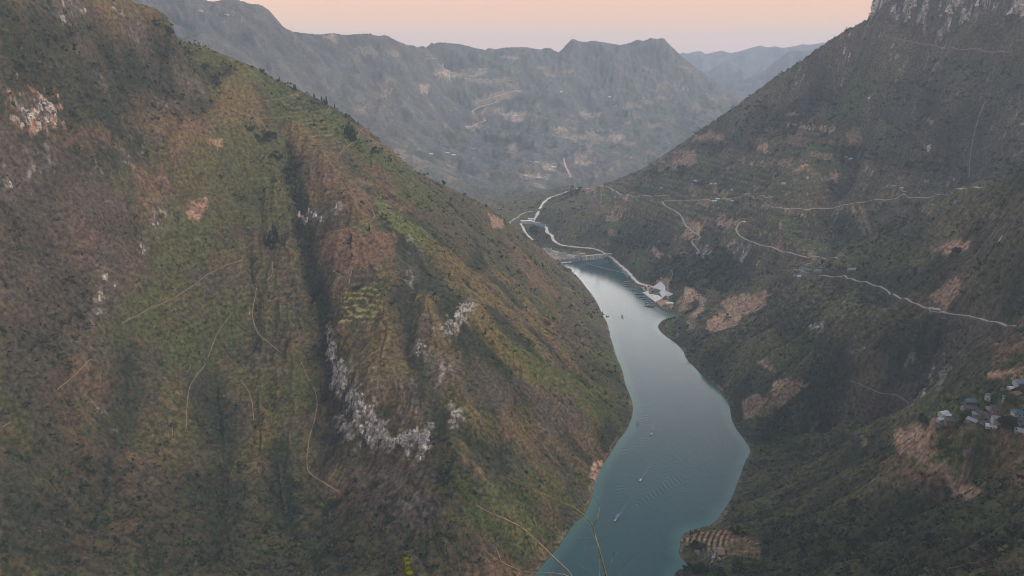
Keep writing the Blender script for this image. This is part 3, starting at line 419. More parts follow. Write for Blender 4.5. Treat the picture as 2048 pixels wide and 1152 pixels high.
rk = sm(1.5, 2.5, SL*(1+.25*n3))*sm(-.1, .5, n2+.1)*(RR > 440)
COL = mixc(COL, C3(.12,.10,.095), rk*.6); COL = mixc(COL, ROCK*.8, rk*sm(.42, .8, n3+.4*n4)*.5)
ROCKM = rk*.5
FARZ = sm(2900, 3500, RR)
COL = mixc(COL, C3(.088,.096,.102)*(1+.25*n2[..., None]), FARZ*.82)  # pale cool grey painted over the far ground to stand for haze
shore = (SD > 0) & (SD < 6+9*n3+5*n2)
COL = np.where(shore[..., None], mixc(COL, C3(.21,.155,.125), np.clip(.35+.7*n4+.6*n2, 0, 1)*(Z < 5)), COL)
DARKM = np.zeros(Z.shape, np.float32); VMX = np.zeros(Z.shape, np.float32)
pal = {'grass':GRASS,'green':C3(.085,.115,.04),'bright':BRIGHT,'soil':SOIL,'rust':RUST,'gold':GOLD,'scrub':SCRUB,'bank':C3(.36,.33,.30),'tanf':C3(.20,.165,.115)}
for kind, st_, pts in PATCHES:
    r_ = patch(pts, *((2., 1.2) if kind in ('plough','stripes2','stripes','bank') else (2.5, 3.) if kind == 'soil' else (7., 9.)))
    if r_ is None: continue
    s_, m_, rm = r_; m_ = m_*st_; a = COL[s_]; N3, N4, N2, z_ = n3[s_], n4[s_], n2[s_], Z[s_]
    if rm > 3300 and kind in ('soil', 'rust', 'tanf', 'bank'): m_ = m_*.85; a = mixc(a, C3(.33,.265,.22), m_)
    elif kind in pal:
        t = m_*np.clip(1.05+.4*N3+.2*N4, .2, 1.3)*(1.25 if kind in ('soil', 'bright') else 1.); a = mixc(a, pal[kind], t)
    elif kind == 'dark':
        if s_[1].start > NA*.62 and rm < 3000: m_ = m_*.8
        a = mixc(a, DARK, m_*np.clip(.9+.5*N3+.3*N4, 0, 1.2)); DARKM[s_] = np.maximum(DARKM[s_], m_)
    elif kind in ('rock', 'white', 'ore'):
        aw = (np.broadcast_to(az[None], Z.shape)[s_]*rm).astype(np.float32); q = .9*perlin(aw/8+N2, z_/17+N3*.4, 151)+.6*perlin(aw/21, z_/30+N2, 153)+.35*perlin(aw/3.4, z_/7, 155)+.25*np.clip(CV[s_], -1, 1)
        th = {'rock': .38, 'white': -.42, 'ore': .2}[kind]
        a = mixc(a, C3(.13,.12,.115), m_*.75); a = mixc(a, ROCK*(1.35 if kind == 'white' else 1.), m_*sm(th, th+.16, q))
        if kind == 'ore': a = mixc(a, C3(.42,.17,.08), m_*sm(.05, .35, N3+.3*N4)*.8)
        ROCKM[s_] = np.maximum(ROCKM[s_], m_)
    else:
        step = {'plough': 3.6, 'stripes': 7.0, 'stripes2': 2.6, 'terr': 10.0}[kind]*max(1, rm/1500)
        ph = np.abs(((z_+(.3 if kind == 'stripes2' else .9)*N3*max(1, rm/1500))/step) % 1-.5)*2
        if kind == 'stripes2':
            cx_, cy_, _z, _o = hit([1412], [1082]); cx_ = cx_+118; cy_ = cy_-52; ph = np.abs((np.hypot(x_[s_]-cx_[0], y_[s_]-cy_[0])/8.0+.08*N2) % 1-.5)*2
        if kind == 'plough': a = mixc(a, SOIL, m_); a = mixc(a, C3(.13,.09,.06), m_*sm(.62, .9, ph)*.6)
        elif kind == 'terr': a = mixc(a, C3(.21,.17,.11), m_*sm(.55, .85, ph)*.75); a = mixc(a, DARK, m_*sm(.60, .95, 1-ph)*.6)
        elif kind == 'stripes': a = mixc(a, BROWN*.7, m_*.7); a = mixc(a, C3(.27,.28,.11), m_*sm(.55, .8, ph)); VMX[s_] = np.maximum(VMX[s_], m_)
        else: a = mixc(a, C3(.42,.25,.16), m_); a = mixc(a, C3(.03,.052,.018), m_*sm(.42, .60, ph)); DARKM[s_] *= 1-m_; VMX[s_] = np.maximum(VMX[s_], m_)
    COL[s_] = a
# farm plots: bands along the contour cut into fields of different crops and fallow
def fields(mask, zs, ls, seed, amt):
    s1 = np.broadcast_to(az[None], Z.shape)*2300 if ls < 60 else np.broadcast_to(az[None], Z.shape)*4600
    zz = Z+.12*zs*n3+.5*zs*perlin(x_/90, y_/90, seed+1); row_ = np.floor(zz/zs).astype(np.int64); u_ = (s1+row_*37.7+2*n3)/ls*(1+.5*hsh(row_, row_*0, seed+2)); col_ = np.floor(u_).astype(np.int64)
    h1 = hsh(row_, col_, seed+3); h2 = hsh(row_, col_, seed+4)
    tones = np.array([[.36,.26,.19],[.24,.18,.135],[.105,.11,.055],[.06,.07,.04],[.13,.10,.085],[.085,.12,.045]], np.float32); tc_ = tones[(h2*5.99).astype(int)]
    fz = zz/zs-row_; edge = sm(.86, .97, fz)
    mk_ = mask*sm(.52, .56, h1)*amt
    return mk_, tc_, edge*mask*amt
vm = sm(1550, 1900, RR)*(1-sm(2900, 3200, RR))*sm(150, 320, X)*sm(-.5, -.05, n1+.35*n2)*(SL < 1.15)*(Z < 540)*sm(6, 25, SD)*(1-.6*DARKM)
for m_, z_s, l_s, sd_, am_ in ((vm, 17., 58., 401, 1.), (FARZ*sm(-.3, .2, n1)*(SL < .9)*(RR < 6500)*(Z < 620), 26., 110., 451, .30), (sm(0, 60, 300-X)*sm(1250, 1500, RR)*(1-sm(2300, 2600, RR))*sm(.1, .45, n1+.3*n2)*(SL < .95)*(1-DARKM)*sm(20, 60, SD), 9., 40., 431, .34)):
    a_m, a_t, a_e = fields(m_, z_s, l_s, sd_, am_); COL = mixc(COL, a_t, a_m); COL = mixc(COL, DARK*1.3, a_e*.55)
# terraced slopes of the valley: faint contour banks
vt = sm(1500, 1900, RR)*(1-sm(2900, 3100, RR))*sm(100, 300, X)*sm(.0, .4, n2+.25)*(SL < .8)
ph = np.abs(((Z+1.5*n3)/9.0) % 1-.5)*2
COL = mixc(COL, C3(.17,.14,.10), vt*sm(.70, .95, ph)*.55); COL = mixc(COL, DARK, vt*sm(.75, 1., 1-ph)*.45)
COL = mixc(COL, DARK, np.clip((.30-.16*smr)*sm(.1, .5, n4+.6*n3-.1), 0, 1)*(1-ROCKM)*(1-FARZ))
ck_ = sm(1.0, 1.9, SL)*sm(-16, -2, RR-rb+14*perlin(x_/60, y_/60, 67))*(az[None] > float(pix(1741, 30)[0]))*(RR > 2250)*(RR < 2900); aw_ = np.broadcast_to(az[None]*2500, Z.shape)
qk = .8*perlin(aw_/16, Z/46+n2, 171)+.6*perlin(aw_/42, Z/60, 173)+.35*perlin(aw_/6, Z/15, 175); COL = mixc(COL, C3(.07,.075,.065), ck_*.85); COL = mixc(COL, C3(.46,.42,.39), ck_*sm(.12, .34, qk)); ROCKM = np.maximum(ROCKM, ck_)
COL = COL*np.exp((.27*n4+.30*n3)*(1-.45*smr))[..., None]
COL = COL*(1+.18*FARZ*(1+.9*curv)-.22*FARZ*sm(560, 800, Z+60*n1))[..., None]*(1+.30*(1-leftm)*(1-FARZ)*sm(1300, 1900, RR)+.22*leftm*sm(-150, 120, X))[..., None]*C3(1.03,1.0,.94)  # river slope painted lighter as sunlit, far ground painted lighter for haze
# --- roads and paths: traced once, laid on the ground, which is levelled a little along them
ROADS = [  # (name, width m, tone, pixels)
 ('road',10,'white',[(1078,420),(1073,433),(1065,441),(1067,446),(1090,452),(1095,458),(1091,463),(1100,468),(1106,472),(1103,477),(1112,485),(1120,490),(1140,493),(1165,495),(1190,498),(1205,503),(1217,510),(1230,521),(1245,534),(1258,545),(1266,556),(1275,565),(1282,570),(1300,571),(1312,577)]),
 ('road',8,'white',[(1041,446),(1045,455),(1052,467),(1062,477),(1068,482)]), ('road',5,'pale',[(1016,446),(1035,435),(1047,425),(1062,423),(1078,420)]), ('road',9,'white',[(1078,420),(1083,411),(1090,401),(1106,392),(1130,386),(1152,377),(1168,375)]),
 ('road',4.5,'pale',[(1324,402),(1327,410),(1342,418),(1358,426),(1366,437),(1370,450),(1380,460),(1395,468),(1403,475),(1401,479),(1381,478),(1384,487),(1393,495),(1402,507)]),
 ('road',4,'pale',[(1185,372),(1222,374),(1224,380),(1235,383),(1238,390),(1270,391),(1320,391),(1340,391)]), ('road',4,'pale',[(1328,402),(1400,400),(1440,399),(1480,393),(1500,391),(1545,397)]),
 ('road',5,'pale',[(1540,411),(1548,416),(1600,419),(1650,417),(1700,408),(1760,399),(1820,396),(1880,391),(1900,384),(1930,375),(1950,374),(1975,376)]),
 ('road',4,'pale',[(1488,440),(1473,450),(1469,460),(1478,472),(1500,484),(1530,492),(1560,500),(1600,511),(1640,516),(1678,517)]),
 ('road',3.6,'pale',[(1637,549),(1660,553),(1690,556),(1710,559),(1740,567),(1765,575),(1790,590),(1820,603),(1845,612),(1862,617),(1885,625),(1920,629),(1960,636),(2000,645),(2047,655)]),
 ('road',2.5,'tan',[(1650,530),(1656,538),(1654,546)]), ('road',2.5,'pale',[(1692,556),(1697,546)]), ('road',4,'dull',[(1772,72),(1800,80),(1850,88),(1900,95),(1960,99),(2020,105)]),
 ('stream_bed',1.8,'dull',[(1975,195),(1962,212),(1958,240),(1946,270),(1942,300),(1938,330),(1938,370)]), ('footpath',1.6,'dull',[(1700,760),(1735,775),(1780,790),(1835,802)]), ('footpath',2,'pale',[(1343,538),(1346,550),(1341,562),(1330,570)]), ('footpath',1.6,'tan',[(1990,830),(1997,843),(2006,848)]), ('footpath',1.5,'tan',[(1545,412),(1500,440),(1488,452)]),
 ('footpath',2.3,'tan',[(727,378),(732,400),(748,420),(750,438),(737,448),(700,456),(665,465),(630,470)]), ('footpath',2,'tan',[(717,515),(696,555),(698,580)]), ('footpath',2,'tan',[(240,650),(290,620),(345,600),(400,560),(425,540),(470,525),(497,517),(480,508)]), ('footpath',1.8,'tan',[(110,782),(150,750),(186,714)]), ('footpath',1.8,'tan',[(0,858),(30,838)]),
 ('footpath',1.8,'tan',[(543,519),(551,530),(541,540),(548,556),(530,566)]), ('footpath',1.6,'tan',[(512,570),(516,582),(506,600),(502,640),(515,668),(545,690),(565,710)]), ('footpath',1.6,'tan',[(600,715),(610,745),(622,770)]), ('footpath',1.8,'tan',[(415,720),(425,690),(438,655),(470,620)]), ('footpath',1.6,'tan',[(372,865),(374,800),(378,770),(415,722)]), ('footpath',1.6,'tan',[(345,880),(344,840)]), ('footpath',1.6,'tan',[(478,755),(495,775),(505,800),(508,850)]),
 ('footpath',2.2,'tan',[(625,765),(637,800),(628,850),(614,880),(617,910),(608,938),(640,962),(684,986)]), ('footpath',2,'tan',[(660,211),(650,232)]), ('footpath',2.2,'tan',[(727,240),(722,262),(712,278),(675,308),(673,328)]), ('footpath',1.5,'tan',[(690,545),(740,540)][:0] or [(665,540),(690,560)]), ('footpath',1.6,'tan',[(500,238),(548,236),(600,232)]), ('footpath',1.6,'tan',[(518,204),(560,198),(608,184)]),
 ('road',10,'far',[(868,152),(885,143),(905,140),(940,141),(980,137)]), ('road',10,'far',[(926,157),(960,158),(1000,160),(1040,164)]), ('road',11,'far',[(948,206),(972,200),(1000,190),(1035,181),(1046,180)]), ('road',11,'far',[(942,222),(962,213),(985,207),(1000,203)]), ('road',9,'far',[(930,258),(948,250),(966,244),(976,238),(962,236)]), ('road',9,'far',[(1128,316),(1130,335),(1142,350),(1142,362),(1132,352)]), ('road',8,'far',[(938,300),(960,295)]), ('road',8,'far',[(1140,366),(1165,376),(1178,380)]),
 ('road',10,'far',[(1002,114),(1020,113),(1038,119)]), ('road',9,'far',[(845,118),(870,118),(895,124)]),
]
PATHS = []; ROADM = np.zeros(Z.shape, np.float32)
for nm, wd, tone, pts in ROADS:
    p = chaik(pts, 2); hx, hy, hz, ok = hit(p[:, 0], p[:, 1]); q = np.stack([hx, hy], 1)[ok]
    if len(q) < 3: continue
    rq = np.hypot(q[:, 0], q[:, 1]); q = q[np.abs(rq/np.median(rq)-1) < .5]
    dq = np.hypot(*np.diff(q, axis=0).T); q = q[np.concatenate([[True], dq < 260])]
    s_ = np.concatenate([[0], np.cumsum(np.hypot(*np.diff(q, axis=0).T))]); st = 3.0 if tone != 'far' else 8.
    t_ = np.arange(0, s_[-1], st)
    if len(t_) < 3: continue
    q = np.stack([np.interp(t_, s_, q[:, 0]), np.interp(t_, s_, q[:, 1])], 1)
    kk = 5; pad = np.pad(q, ((kk, kk), (0, 0)), 'edge'); q = sum(pad[i:i+len(q)] for i in range(2*kk+1))/(2*kk+1)
    zq = zat(q[:, 0], q[:, 1]); pad = np.pad(zq, 4, 'edge'); zq = sum(pad[i:i+len(zq)] for i in range(9))/9
    zq = np.maximum(zq, 2.5); PATHS.append((nm, wd, tone, q, zq))
    ci = np.clip(np.searchsorted(R, np.hypot(*q.T)), 2, NR-3); cj = np.clip(np.searchsorted(az, np.arctan2(q[:, 0], q[:, 1])), 3, NA-4)
    for di in (-2, -1, 0, 1, 2):
        for dj in ((-3, -2, -1, 0, 1, 2, 3) if wd > 3 else (-1, 0, 1)): ROADM[ci+di, cj+dj] = 1
    # level the ground along it
    m = wd*2.2+4; best = {}
    for c0 in range(0, len(q), 12):
        qs, zs = q[c0:c0+14], zq[c0:c0+14]; qr = np.hypot(qs[:, 0], qs[:, 1]); qa = np.arctan2(qs[:, 0], qs[:, 1])
        i0, i1 = np.searchsorted(R, (qr.min()-m, qr.max()+m)); j0, j1 = np.searchsorted(az, (qa.min()-m/qr.min(), qa.max()+m/qr.min()))
        if i1 <= i0 or j1 <= j0: continue
        xx, yy = X[i0:i1, j0:j1, None], Y[i0:i1, j0:j1, None]; d2 = (xx-qs[:, 0])**2+(yy-qs[:, 1])**2; a_ = d2.argmin(-1); dm = np.sqrt(d2.min(-1))
        k_ = 1-sm(wd*.75, wd*1.3+3, dm); Z[i0:i1, j0:j1] = Z[i0:i1, j0:j1]*(1-k_)+(zs[a_]-.15)*k_
        if wd > 3 and tone != 'far':
            COL[i0:i1, j0:j1] = mixc(COL[i0:i1, j0:j1], C3(.22,.16,.12), (1-sm(wd*.6, wd*1.1+1, dm))*.5)
# --- levelled plots under the houses: (u, v, length, width, turn, roof, wall, label, height)
VILLAGE = [
 (1887,831,11,7,20,'white','white','white sheet roofed house at the west edge of the lower right village',3.8),
 (1880,843,8,5,15,'white','white','small white flat house nearest the red earth bank, left edge of the village',3.4),
 (1895,841,7,5,-20,'white','white','white walled shed behind the leftmost white house',3.2),
 (1884,852,11,7,8,'grey','earth','dark tiled house just below the white houses at the village edge',3),
 (1900,854,12,7,-12,'grey','earth','long dark tiled house right of the lowest white house',3),
 (1939,810,14,9,-5,'teal','earth','large house with a teal hipped roof at the top of the village',3.6),
 (1938,820,14,7,-12,'grey','grey','broad grey tiled house right below the large teal roof',3),
 (1928,819,7,5,30,'pale','white','small pale roofed house left of the broad grey one under the teal roof',3),
 (1954,832,9,6,-25,'pale','grey','grey roofed cottage with pale gable in the middle of the village',3),
 (1967,831,12,8,-50,'grey','earth','dark steep roofed house beside the pale gabled cottage',3.2),
 (1981,820,8,6,10,'pale','white','small pale gabled house behind the village path',3),
 (1992,823,10,7,-20,'grey','earth','grey roofed house uphill of the curving village path',3),
 (1994,831,9,6,-30,'grey','earth','grey roofed house inside the bend of the village path',3),
 (1945,844,10,7,-60,'pale','grey','steep pale grey roof standing below the middle of the village',3),
 (1955,857,13,7,-8,'grey','earth','lowest grey roofed house above the red field',3),
 (1980,843,9,6,-50,'grey','earth','narrow grey roof just below the bend of the path',3),
 (1971,848,9,6,5,'grey','earth','low grey roof left of the white sheet roof',3),
 (1981,855,9,6,-25,'white','white','house with bright white sheet roof at the bottom of the village',3),
 (1994,854,12,7,-12,'pale','white','pale roofed house right of the bright white sheet roof',3),
 (2019,832,8,6,10,'grey','earth','small dark house left of the teal roof at the right edge',3),
 (2035,833,10,8,-10,'teal','white','house with teal roof at the right edge of the photograph',3.6),
 (2037,843,11,7,-5,'grey','grey','grey roofed house directly below the right edge teal roof',3),
 (2042,866,11,8,-35,'pale','grey','pale grey roofed house lowest at the right edge',3.4),
 (2042,801,12,7,10,'grey','earth','dark house among bushes high at the right edge',3),
 (1983,795,11,7,12,'teal','white','low teal roofed house half hidden by bushes above the village',2.8),
 (2017,789,8,6,-30,'pale','grey','pale roofed cottage above the bushes, left of its brown neighbour',3),
 (2031,791,9,6,20,'brown','earth','brown roofed cottage right of the pale one above the bushes',3),
 (2022,764,13,8,-8,'grey','earth','large dark roof beside trees at the top of the slope',3.4),
 (2039,767,10,8,5,'blue','white','blue grey roofed house at the top right of the village',3.6),
 (2021,779,5,4,10,'white','white','tiny white hut between the upper and middle houses',2.6)]
HAMLET = [
 (1644,527,13,8,8,'teal','white','teal roofed white house standing alone above the hamlet'), (1591,543,11,7,-20,'brown','earth','brown roofed house at the far left of the hamlet'),
 (1605,540,14,8,5,'teal','white','long teal roofed house, upper left of the hamlet'), (1618,543,13,7,2,'teal','earth','light teal roof right of the long teal house'),
 (1605,546,12,8,8,'blue','grey','blue grey roof in the middle row of the hamlet'), (1592,552,12,8,-15,'teal','white','teal roofed white house lowest in the hamlet'),
 (1598,555,7,5,-10,'white','white','small white hut below the lowest teal roof'), (1636,544,15,9,5,'blue','white','large blue grey roof where the pale road ends'),
 (1618,535,10,6,0,'teal','earth','small teal roof uphill of the hamlet'), (1640,538,9,6,0,'green','earth','small green roof behind the large blue grey one'),
 (1703,541,17,8,3,'pale','grey','wide pale grey roof standing alone right of the hamlet')]
SCATTER = [
 (1435,400,12,'white','white','white roofed roadside house at the left end of the valley village'), (1428,404,16,'white','grey','long white open shed on the village street'), (1446,401,10,'brown','earth','brown roofed house in the middle of the roadside village'),
 (1457,402,12,'pale','white','pale house right of the brown roof on the village street'), (1464,404,9,'white','white','small white house at the lower side of the village street'), (1494,390,12,'pale','white','pale house beside the road right of the village'),
 (1504,392,11,'grey','grey','dark roofed house beside its pale neighbour on the road'), (1540,396,14,'pale','white','pale house where the village road meets the spur'), (1541,412,13,'brown','white','reddish roofed house on the tip of the road spur'),
 (1463,381,6,'white','white','white hut above the bright green terraces'), (1390,364,11,'white','white','white house uphill left of the terraces'), (1384,370,9,'pale','grey','grey house just below the uphill white one'), (1421,369,10,'white','white','left one of two white houses on the upper terraces'), (1430,369,9,'white','white','right one of two white houses on the upper terraces'),
 (1567,369,11,'white','white','white house on the ridge line above the green terraces'), (1591,361,11,'blue','white','blue roofed house on the shoulder uphill of the ridge'), (1701,319,10,'white','white','white roof among dark trees on the upper slope'), (1692,316,8,'pale','grey','small grey roof left of the white one among dark trees'),
 (1694,329,9,'grey','earth','dark roof below the white one among dark trees'), (1852,364,10,'blue','white','blue white house on the right slope beside a red field'), (1777,374,12,'blue','white','blue roof leftmost above the long pale road'), (1788,374,8,'pale','white','pale roof next to the blue one above the long road'),
 (1802,379,8,'white','white','white house just above the long road'), (1808,386,9,'pale','earth','pale roof beside the long road below the white house'), (1914,407,12,'blue','grey','blue grey shed below the road bend at the stream'), (1218,398,12,'blue','white','blue grey house left of the pink terraced field'),
 (1230,396,8,'white','white','white shed right beside the blue grey house by the field'), (1241,372,10,'grey','grey','dark house on the green terrace over the zigzag road'), (1488,446,8,'white','grey','small hut inside the hairpin of the pale road'), (1450,466,8,'pale','white','hut above the gravel field in the valley'),
 (1208,391,8,'pale','grey','small pale house under the power pylon'), (1322,378,9,'white','grey','lone hut on the slope above the straight road')]
FARH = [
 (895,307,22,'white house, left one of the pair on the far slope below the dark grove'), (907,311,20,'white house, right one of the pair on the far slope'), (862,309,20,'lone white house left of the pair on the far slope'), (935,256,24,'white house at the bottom bend of the far zigzag road'), (946,262,18,'white house just below the bend of the far zigzag road'),
 (952,252,16,'small white house above the bend of the far zigzag road'), (1052,353,14,'small white house on the far slope above the gorge mouth'), (1078,357,14,'white house left of its twin low on the far slope'), (1091,356,14,'white house right of its twin low on the far slope'), (1122,185,20,'white house high on the far slope under the flat ridge'),
 (1219,195,20,'white house in the middle of the far slope under the twin peak'), (1287,196,16,'white house right of centre on the far slope'), (1231,214,18,'white house below the middle one on the far slope'), (1073,326,20,'big white house left of the pale quarry on the far slope'), (1106,336,26,'pale quarry building beside the road on the far slope'),
 (1262,316,14,'low white house near the foot of the far slope'), (402,22,18,'white house high on the left far ridge'), (455,30,16,'white house right of centre on the left far ridge'), (960,141,18,'white house on the upper far road'), (1031,233,18,'white house beside the triangular pink field far away'),
 (1113,268,14,'white hut in the far fields below the groves'), (1195,262,14,'white hut right of the far fields'), (990,160,16,'white house on the middle far road'), (1150,284,14,'white hut low on the far slope')]
for r_ in [(a[0], a[1], a[2]) for a in VILLAGE+HAMLET+SCATTER+FARH]+[(1868,626,15),(1441,1106,14),(1053,447,48),(1062,442,30),(1080,453,46),(1074,448,30),(1313,584,26),(1339,610,24)]:
    hx, hy, hz, ok = hit([r_[0]], [r_[1]])
    if not ok[0]: continue
    hx, hy, m = float(hx[0]), float(hy[0]), r_[2]*1.2+3; rr_ = math.hypot(hx, hy); aa_ = math.atan2(hx, hy)
    i0, i1 = np.searchsorted(R, (rr_-m, rr_+m)); j0, j1 = np.searchsorted(az, (aa_-m/rr_, aa_+m/rr_))
    if i1 <= i0+1 or j1 <= j0+1: continue
    dm = np.hypot(X[i0:i1, j0:j1]-hx, Y[i0:i1, j0:j1]-hy); k_ = 1-sm(r_[2]*.5, m, dm); Z[i0:i1, j0:j1] = Z[i0:i1, j0:j1]*(1-k_)+(hz[0])*k_
nearm = 1-sm(200, 440, RR); COL = mixc(COL, OLIVE*.8, nearm*.7)
lm_ = COL.mean(-1, keepdims=True); COL = lm_+(COL-lm_)*(1.10-.10*FARZ)[..., None]
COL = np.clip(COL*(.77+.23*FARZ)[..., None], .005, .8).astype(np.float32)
# ------------------------------------------------------------------ materials
def material(name, rough=.9, spec=.2):
    m = bpy.data.materials.new(name); m.use_nodes = True; n = m.node_tree.nodes; b = n['Principled BSDF']
    b.inputs['Roughness'].default_value = rough; b.inputs['Specular IOR Level'].default_value = spec
    return m, n, m.node_tree.links, b
def mk(name, col, rough=.85, spec=.25, var=.18, scale=1.5, bump=.0):
    "painted or natural surface: base colour broken up by noise"
    m, n, l, b = material(name, rough, spec)
    tc = n.new('ShaderNodeTexCoord'); no = n.new('ShaderNodeTexNoise'); no.inputs['Scale'].default_value = scale; no.inputs['Detail'].default_value = 4
    l.new(tc.outputs['Object'], no.inputs['Vector'])
    mr = n.new('ShaderNodeMapRange'); mr.inputs[1].default_value = .3; mr.inputs[2].default_value = .7; mr.inputs[3].default_value = 1-var; mr.inputs[4].default_value = 1+var
    l.new(no.outputs['Fac'], mr.inputs[0])
    mx = n.new('ShaderNodeVectorMath'); mx.operation = 'SCALE'; mx.inputs[0].default_value = col; l.new(mr.outputs[0], mx.inputs['Scale'])
    l.new(mx.outputs[0], b.inputs['Base Color'])
    if bump:
        bp = n.new('ShaderNodeBump'); bp.inputs['Strength'].default_value = .6; bp.inputs['Distance'].default_value = bump
        l.new(no.outputs['Fac'], bp.inputs['Height']); l.new(bp.outputs[0], b.inputs['Normal'])
    return m
def terrain_mat():
    m, n, l, b = material('hill_ground', .95, .1)
    at = n.new('ShaderNodeAttribute'); at.attribute_name = 'Col'
    tc = n.new('ShaderNodeTexCoord')
    n_a = n.new('ShaderNodeTexNoise'); n_a.inputs['Scale'].default_value = .16; n_a.inputs['Detail'].default_value = 5; n_a.inputs['Roughness'].default_value = .72
    n_b = n.new('ShaderNodeTexNoise'); n_b.inputs['Scale'].default_value = .05; n_b.inputs['Detail'].default_value = 7; n_b.inputs['Roughness'].default_value = .65
    for q in (n_a, n_b): l.new(tc.outputs['Object'], q.inputs['Vector'])
    mr = n.new('ShaderNodeMapRange'); mr.inputs[1].default_value = .36; mr.inputs[2].default_value = .66; mr.inputs[3].default_value = .35; mr.inputs[4].default_value = 1.75
    l.new(n_a.outputs['Fac'], mr.inputs[0])
    sc_ = n.new('ShaderNodeVectorMath'); sc_.operation = 'SCALE'; l.new(at.outputs['Color'], sc_.inputs[0]); l.new(mr.outputs[0], sc_.inputs['Scale'])
    hs = n.new('ShaderNodeHueSaturation'); mr2 = n.new('ShaderNodeMapRange'); mr2.inputs[1].default_value = .35; mr2.inputs[2].default_value = .65; mr2.inputs[3].default_value = .487; mr2.inputs[4].default_value = .515
    l.new(n_b.outputs['Fac'], mr2.inputs[0]); l.new(mr2.outputs[0], hs.inputs['Hue']); l.new(sc_.outputs[0], hs.inputs['Color'])
    l.new(hs.outputs[0], b.inputs['Base Color'])
    bp = n.new('ShaderNodeBump'); bp.inputs['Strength'].default_value = .9; bp.inputs['Distance'].default_value = 2.2
    l.new(n_a.outputs['Fac'], bp.inputs['Height']); l.new(bp.outputs[0], b.inputs['Normal'])
    return m
M_GROUND = terrain_mat()
def link(name, me, mats=(), parent=None, loc=None):
    o = bpy.data.objects.new(name, me); sc.collection.objects.link(o)
    for m in mats: me.materials.append(m)
    if parent: o.parent = parent
    if loc is not None: o.location = loc
    return o
def tag(o, label=None, cat=None, group=None, kind=None):
    for k_, v_ in (('label', label), ('category', cat), ('group', group), ('kind', kind)):
        if v_: o[k_] = v_
    return o
def np_mesh(name, co, faces, col=None, smooth=True):
    "co Nx3, faces MxK of constant K"
    me = bpy.data.meshes.new(name); K = faces.shape[1]
    me.vertices.add(len(co)); me.vertices.foreach_set('co', np.ascontiguousarray(co, np.float32).ravel())
    me.loops.add(faces.size); me.loops.foreach_set('vertex_index', np.ascontiguousarray(faces, np.int32).ravel())
    me.polygons.add(len(faces)); me.polygons.foreach_set('loop_start', np.arange(0, faces.size, K, dtype=np.int32))

    me.update(calc_edges=True)
    me.polygons.foreach_set('use_smooth', np.full(len(faces), smooth))
    if col is not None:
        a = me.color_attributes.new('Col', 'FLOAT_COLOR', 'POINT'); c = np.ones((len(co), 4), np.float32); c[:, :3] = col; a.data.foreach_set('color', c.ravel())
    return me
# ------------------------------------------------------------------ the ground, split where the valleys divide it
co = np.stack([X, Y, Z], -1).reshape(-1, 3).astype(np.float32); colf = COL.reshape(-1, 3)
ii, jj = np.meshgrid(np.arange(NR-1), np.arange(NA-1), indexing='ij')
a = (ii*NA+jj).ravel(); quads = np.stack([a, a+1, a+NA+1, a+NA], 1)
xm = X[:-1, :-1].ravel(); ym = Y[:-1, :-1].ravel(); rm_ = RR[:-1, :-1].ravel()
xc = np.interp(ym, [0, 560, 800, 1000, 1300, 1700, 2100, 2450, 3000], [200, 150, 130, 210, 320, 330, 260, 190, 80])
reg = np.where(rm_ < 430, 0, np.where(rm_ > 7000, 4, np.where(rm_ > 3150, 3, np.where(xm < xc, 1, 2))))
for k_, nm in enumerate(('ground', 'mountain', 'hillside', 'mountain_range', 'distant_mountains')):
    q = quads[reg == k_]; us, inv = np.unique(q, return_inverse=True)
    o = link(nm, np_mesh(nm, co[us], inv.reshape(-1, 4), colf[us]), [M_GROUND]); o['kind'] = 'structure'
# ------------------------------------------------------------------ boats and their wakes on the river
def W1(u, v):
    p = W0(u, v); return float(p[0]), float(p[1])
BOATS = [  # pixel of the boat, pixel it came from, length, wake strength, kind
    ((1233,1037),(1276,975),19,1.0,'blue'), ((1282,959),(1300,930),16,1.0,'green'), ((1303,867),(1309,838),16,1.0,'green'),
    ((1275,847),(1278,838),15,.0,'blue'), ((1245,634),(1236,606),19,1.0,'blue')]
wr = np.exp(np.arange(math.log(560), math.log(2560), .00115)); wa = np.arange(math.radians(-3), math.radians(26), .0011)
wX = wr[:, None]*np.sin(wa)[None]; wY = wr[:, None]*np.cos(wa)[None]
fi = np.interp(wr, R, np.arange(NR)); fj = (wa-AZ0)/(AZ1-AZ0)*(NA-1)
i_ = fi.astype(int)[:, None]; j_ = fj.astype(int)[None]; wSD = SD[i_, j_]
wx, wy = wX.astype(np.float32), wY.astype(np.float32)
wz = .05*perlin(wx/9+wy/40, wy/5, 201)+.03*perlin(wx/5, wy/3.2, 203)
calm = sm(1700, 2050, np.hypot(wx, wy))
wz = wz*(1-.8*calm)
for (bp_, bq, bl, ws, bk) in BOATS:
    x0, y0 = W1(*bp_); x1, y1 = W1(*bq); hx, hy = x1-x0, y1-y0; hl = math.hypot(hx, hy); hx /= hl; hy /= hl
    s_ = (wx-x0)*hx+(wy-y0)*hy; l_ = np.abs(-(wx-x0)*hy+(wy-y0)*hx); on = s_ > 1
    s1 = np.maximum(s_, 1); rat = l_/s1
    arm = np.exp(-((rat-.33)/.085)**2)*np.exp(-s1/420)/(1+s1/260)
    ln = .75+.35*perlin(wx/60, wy/60, 211)
    wz = wz+ws*on*arm*.20*ln*sm(-.25, .3, perlin(wx/75, wy/95, 217))*1.25*(.6+.8*np.abs(perlin(wx/22, wy/30, 213)))*np.cos(2*math.pi*(s1*.55+l_*.55)/6.8)
    wz = wz+ws*on*.035*ln*(.5+1.0*np.abs(perlin(wx/18, wy/26, 214)))*np.exp(-(rat/.27)**4)*np.exp(-s1/330)*np.cos(2*math.pi*s1/8.2)
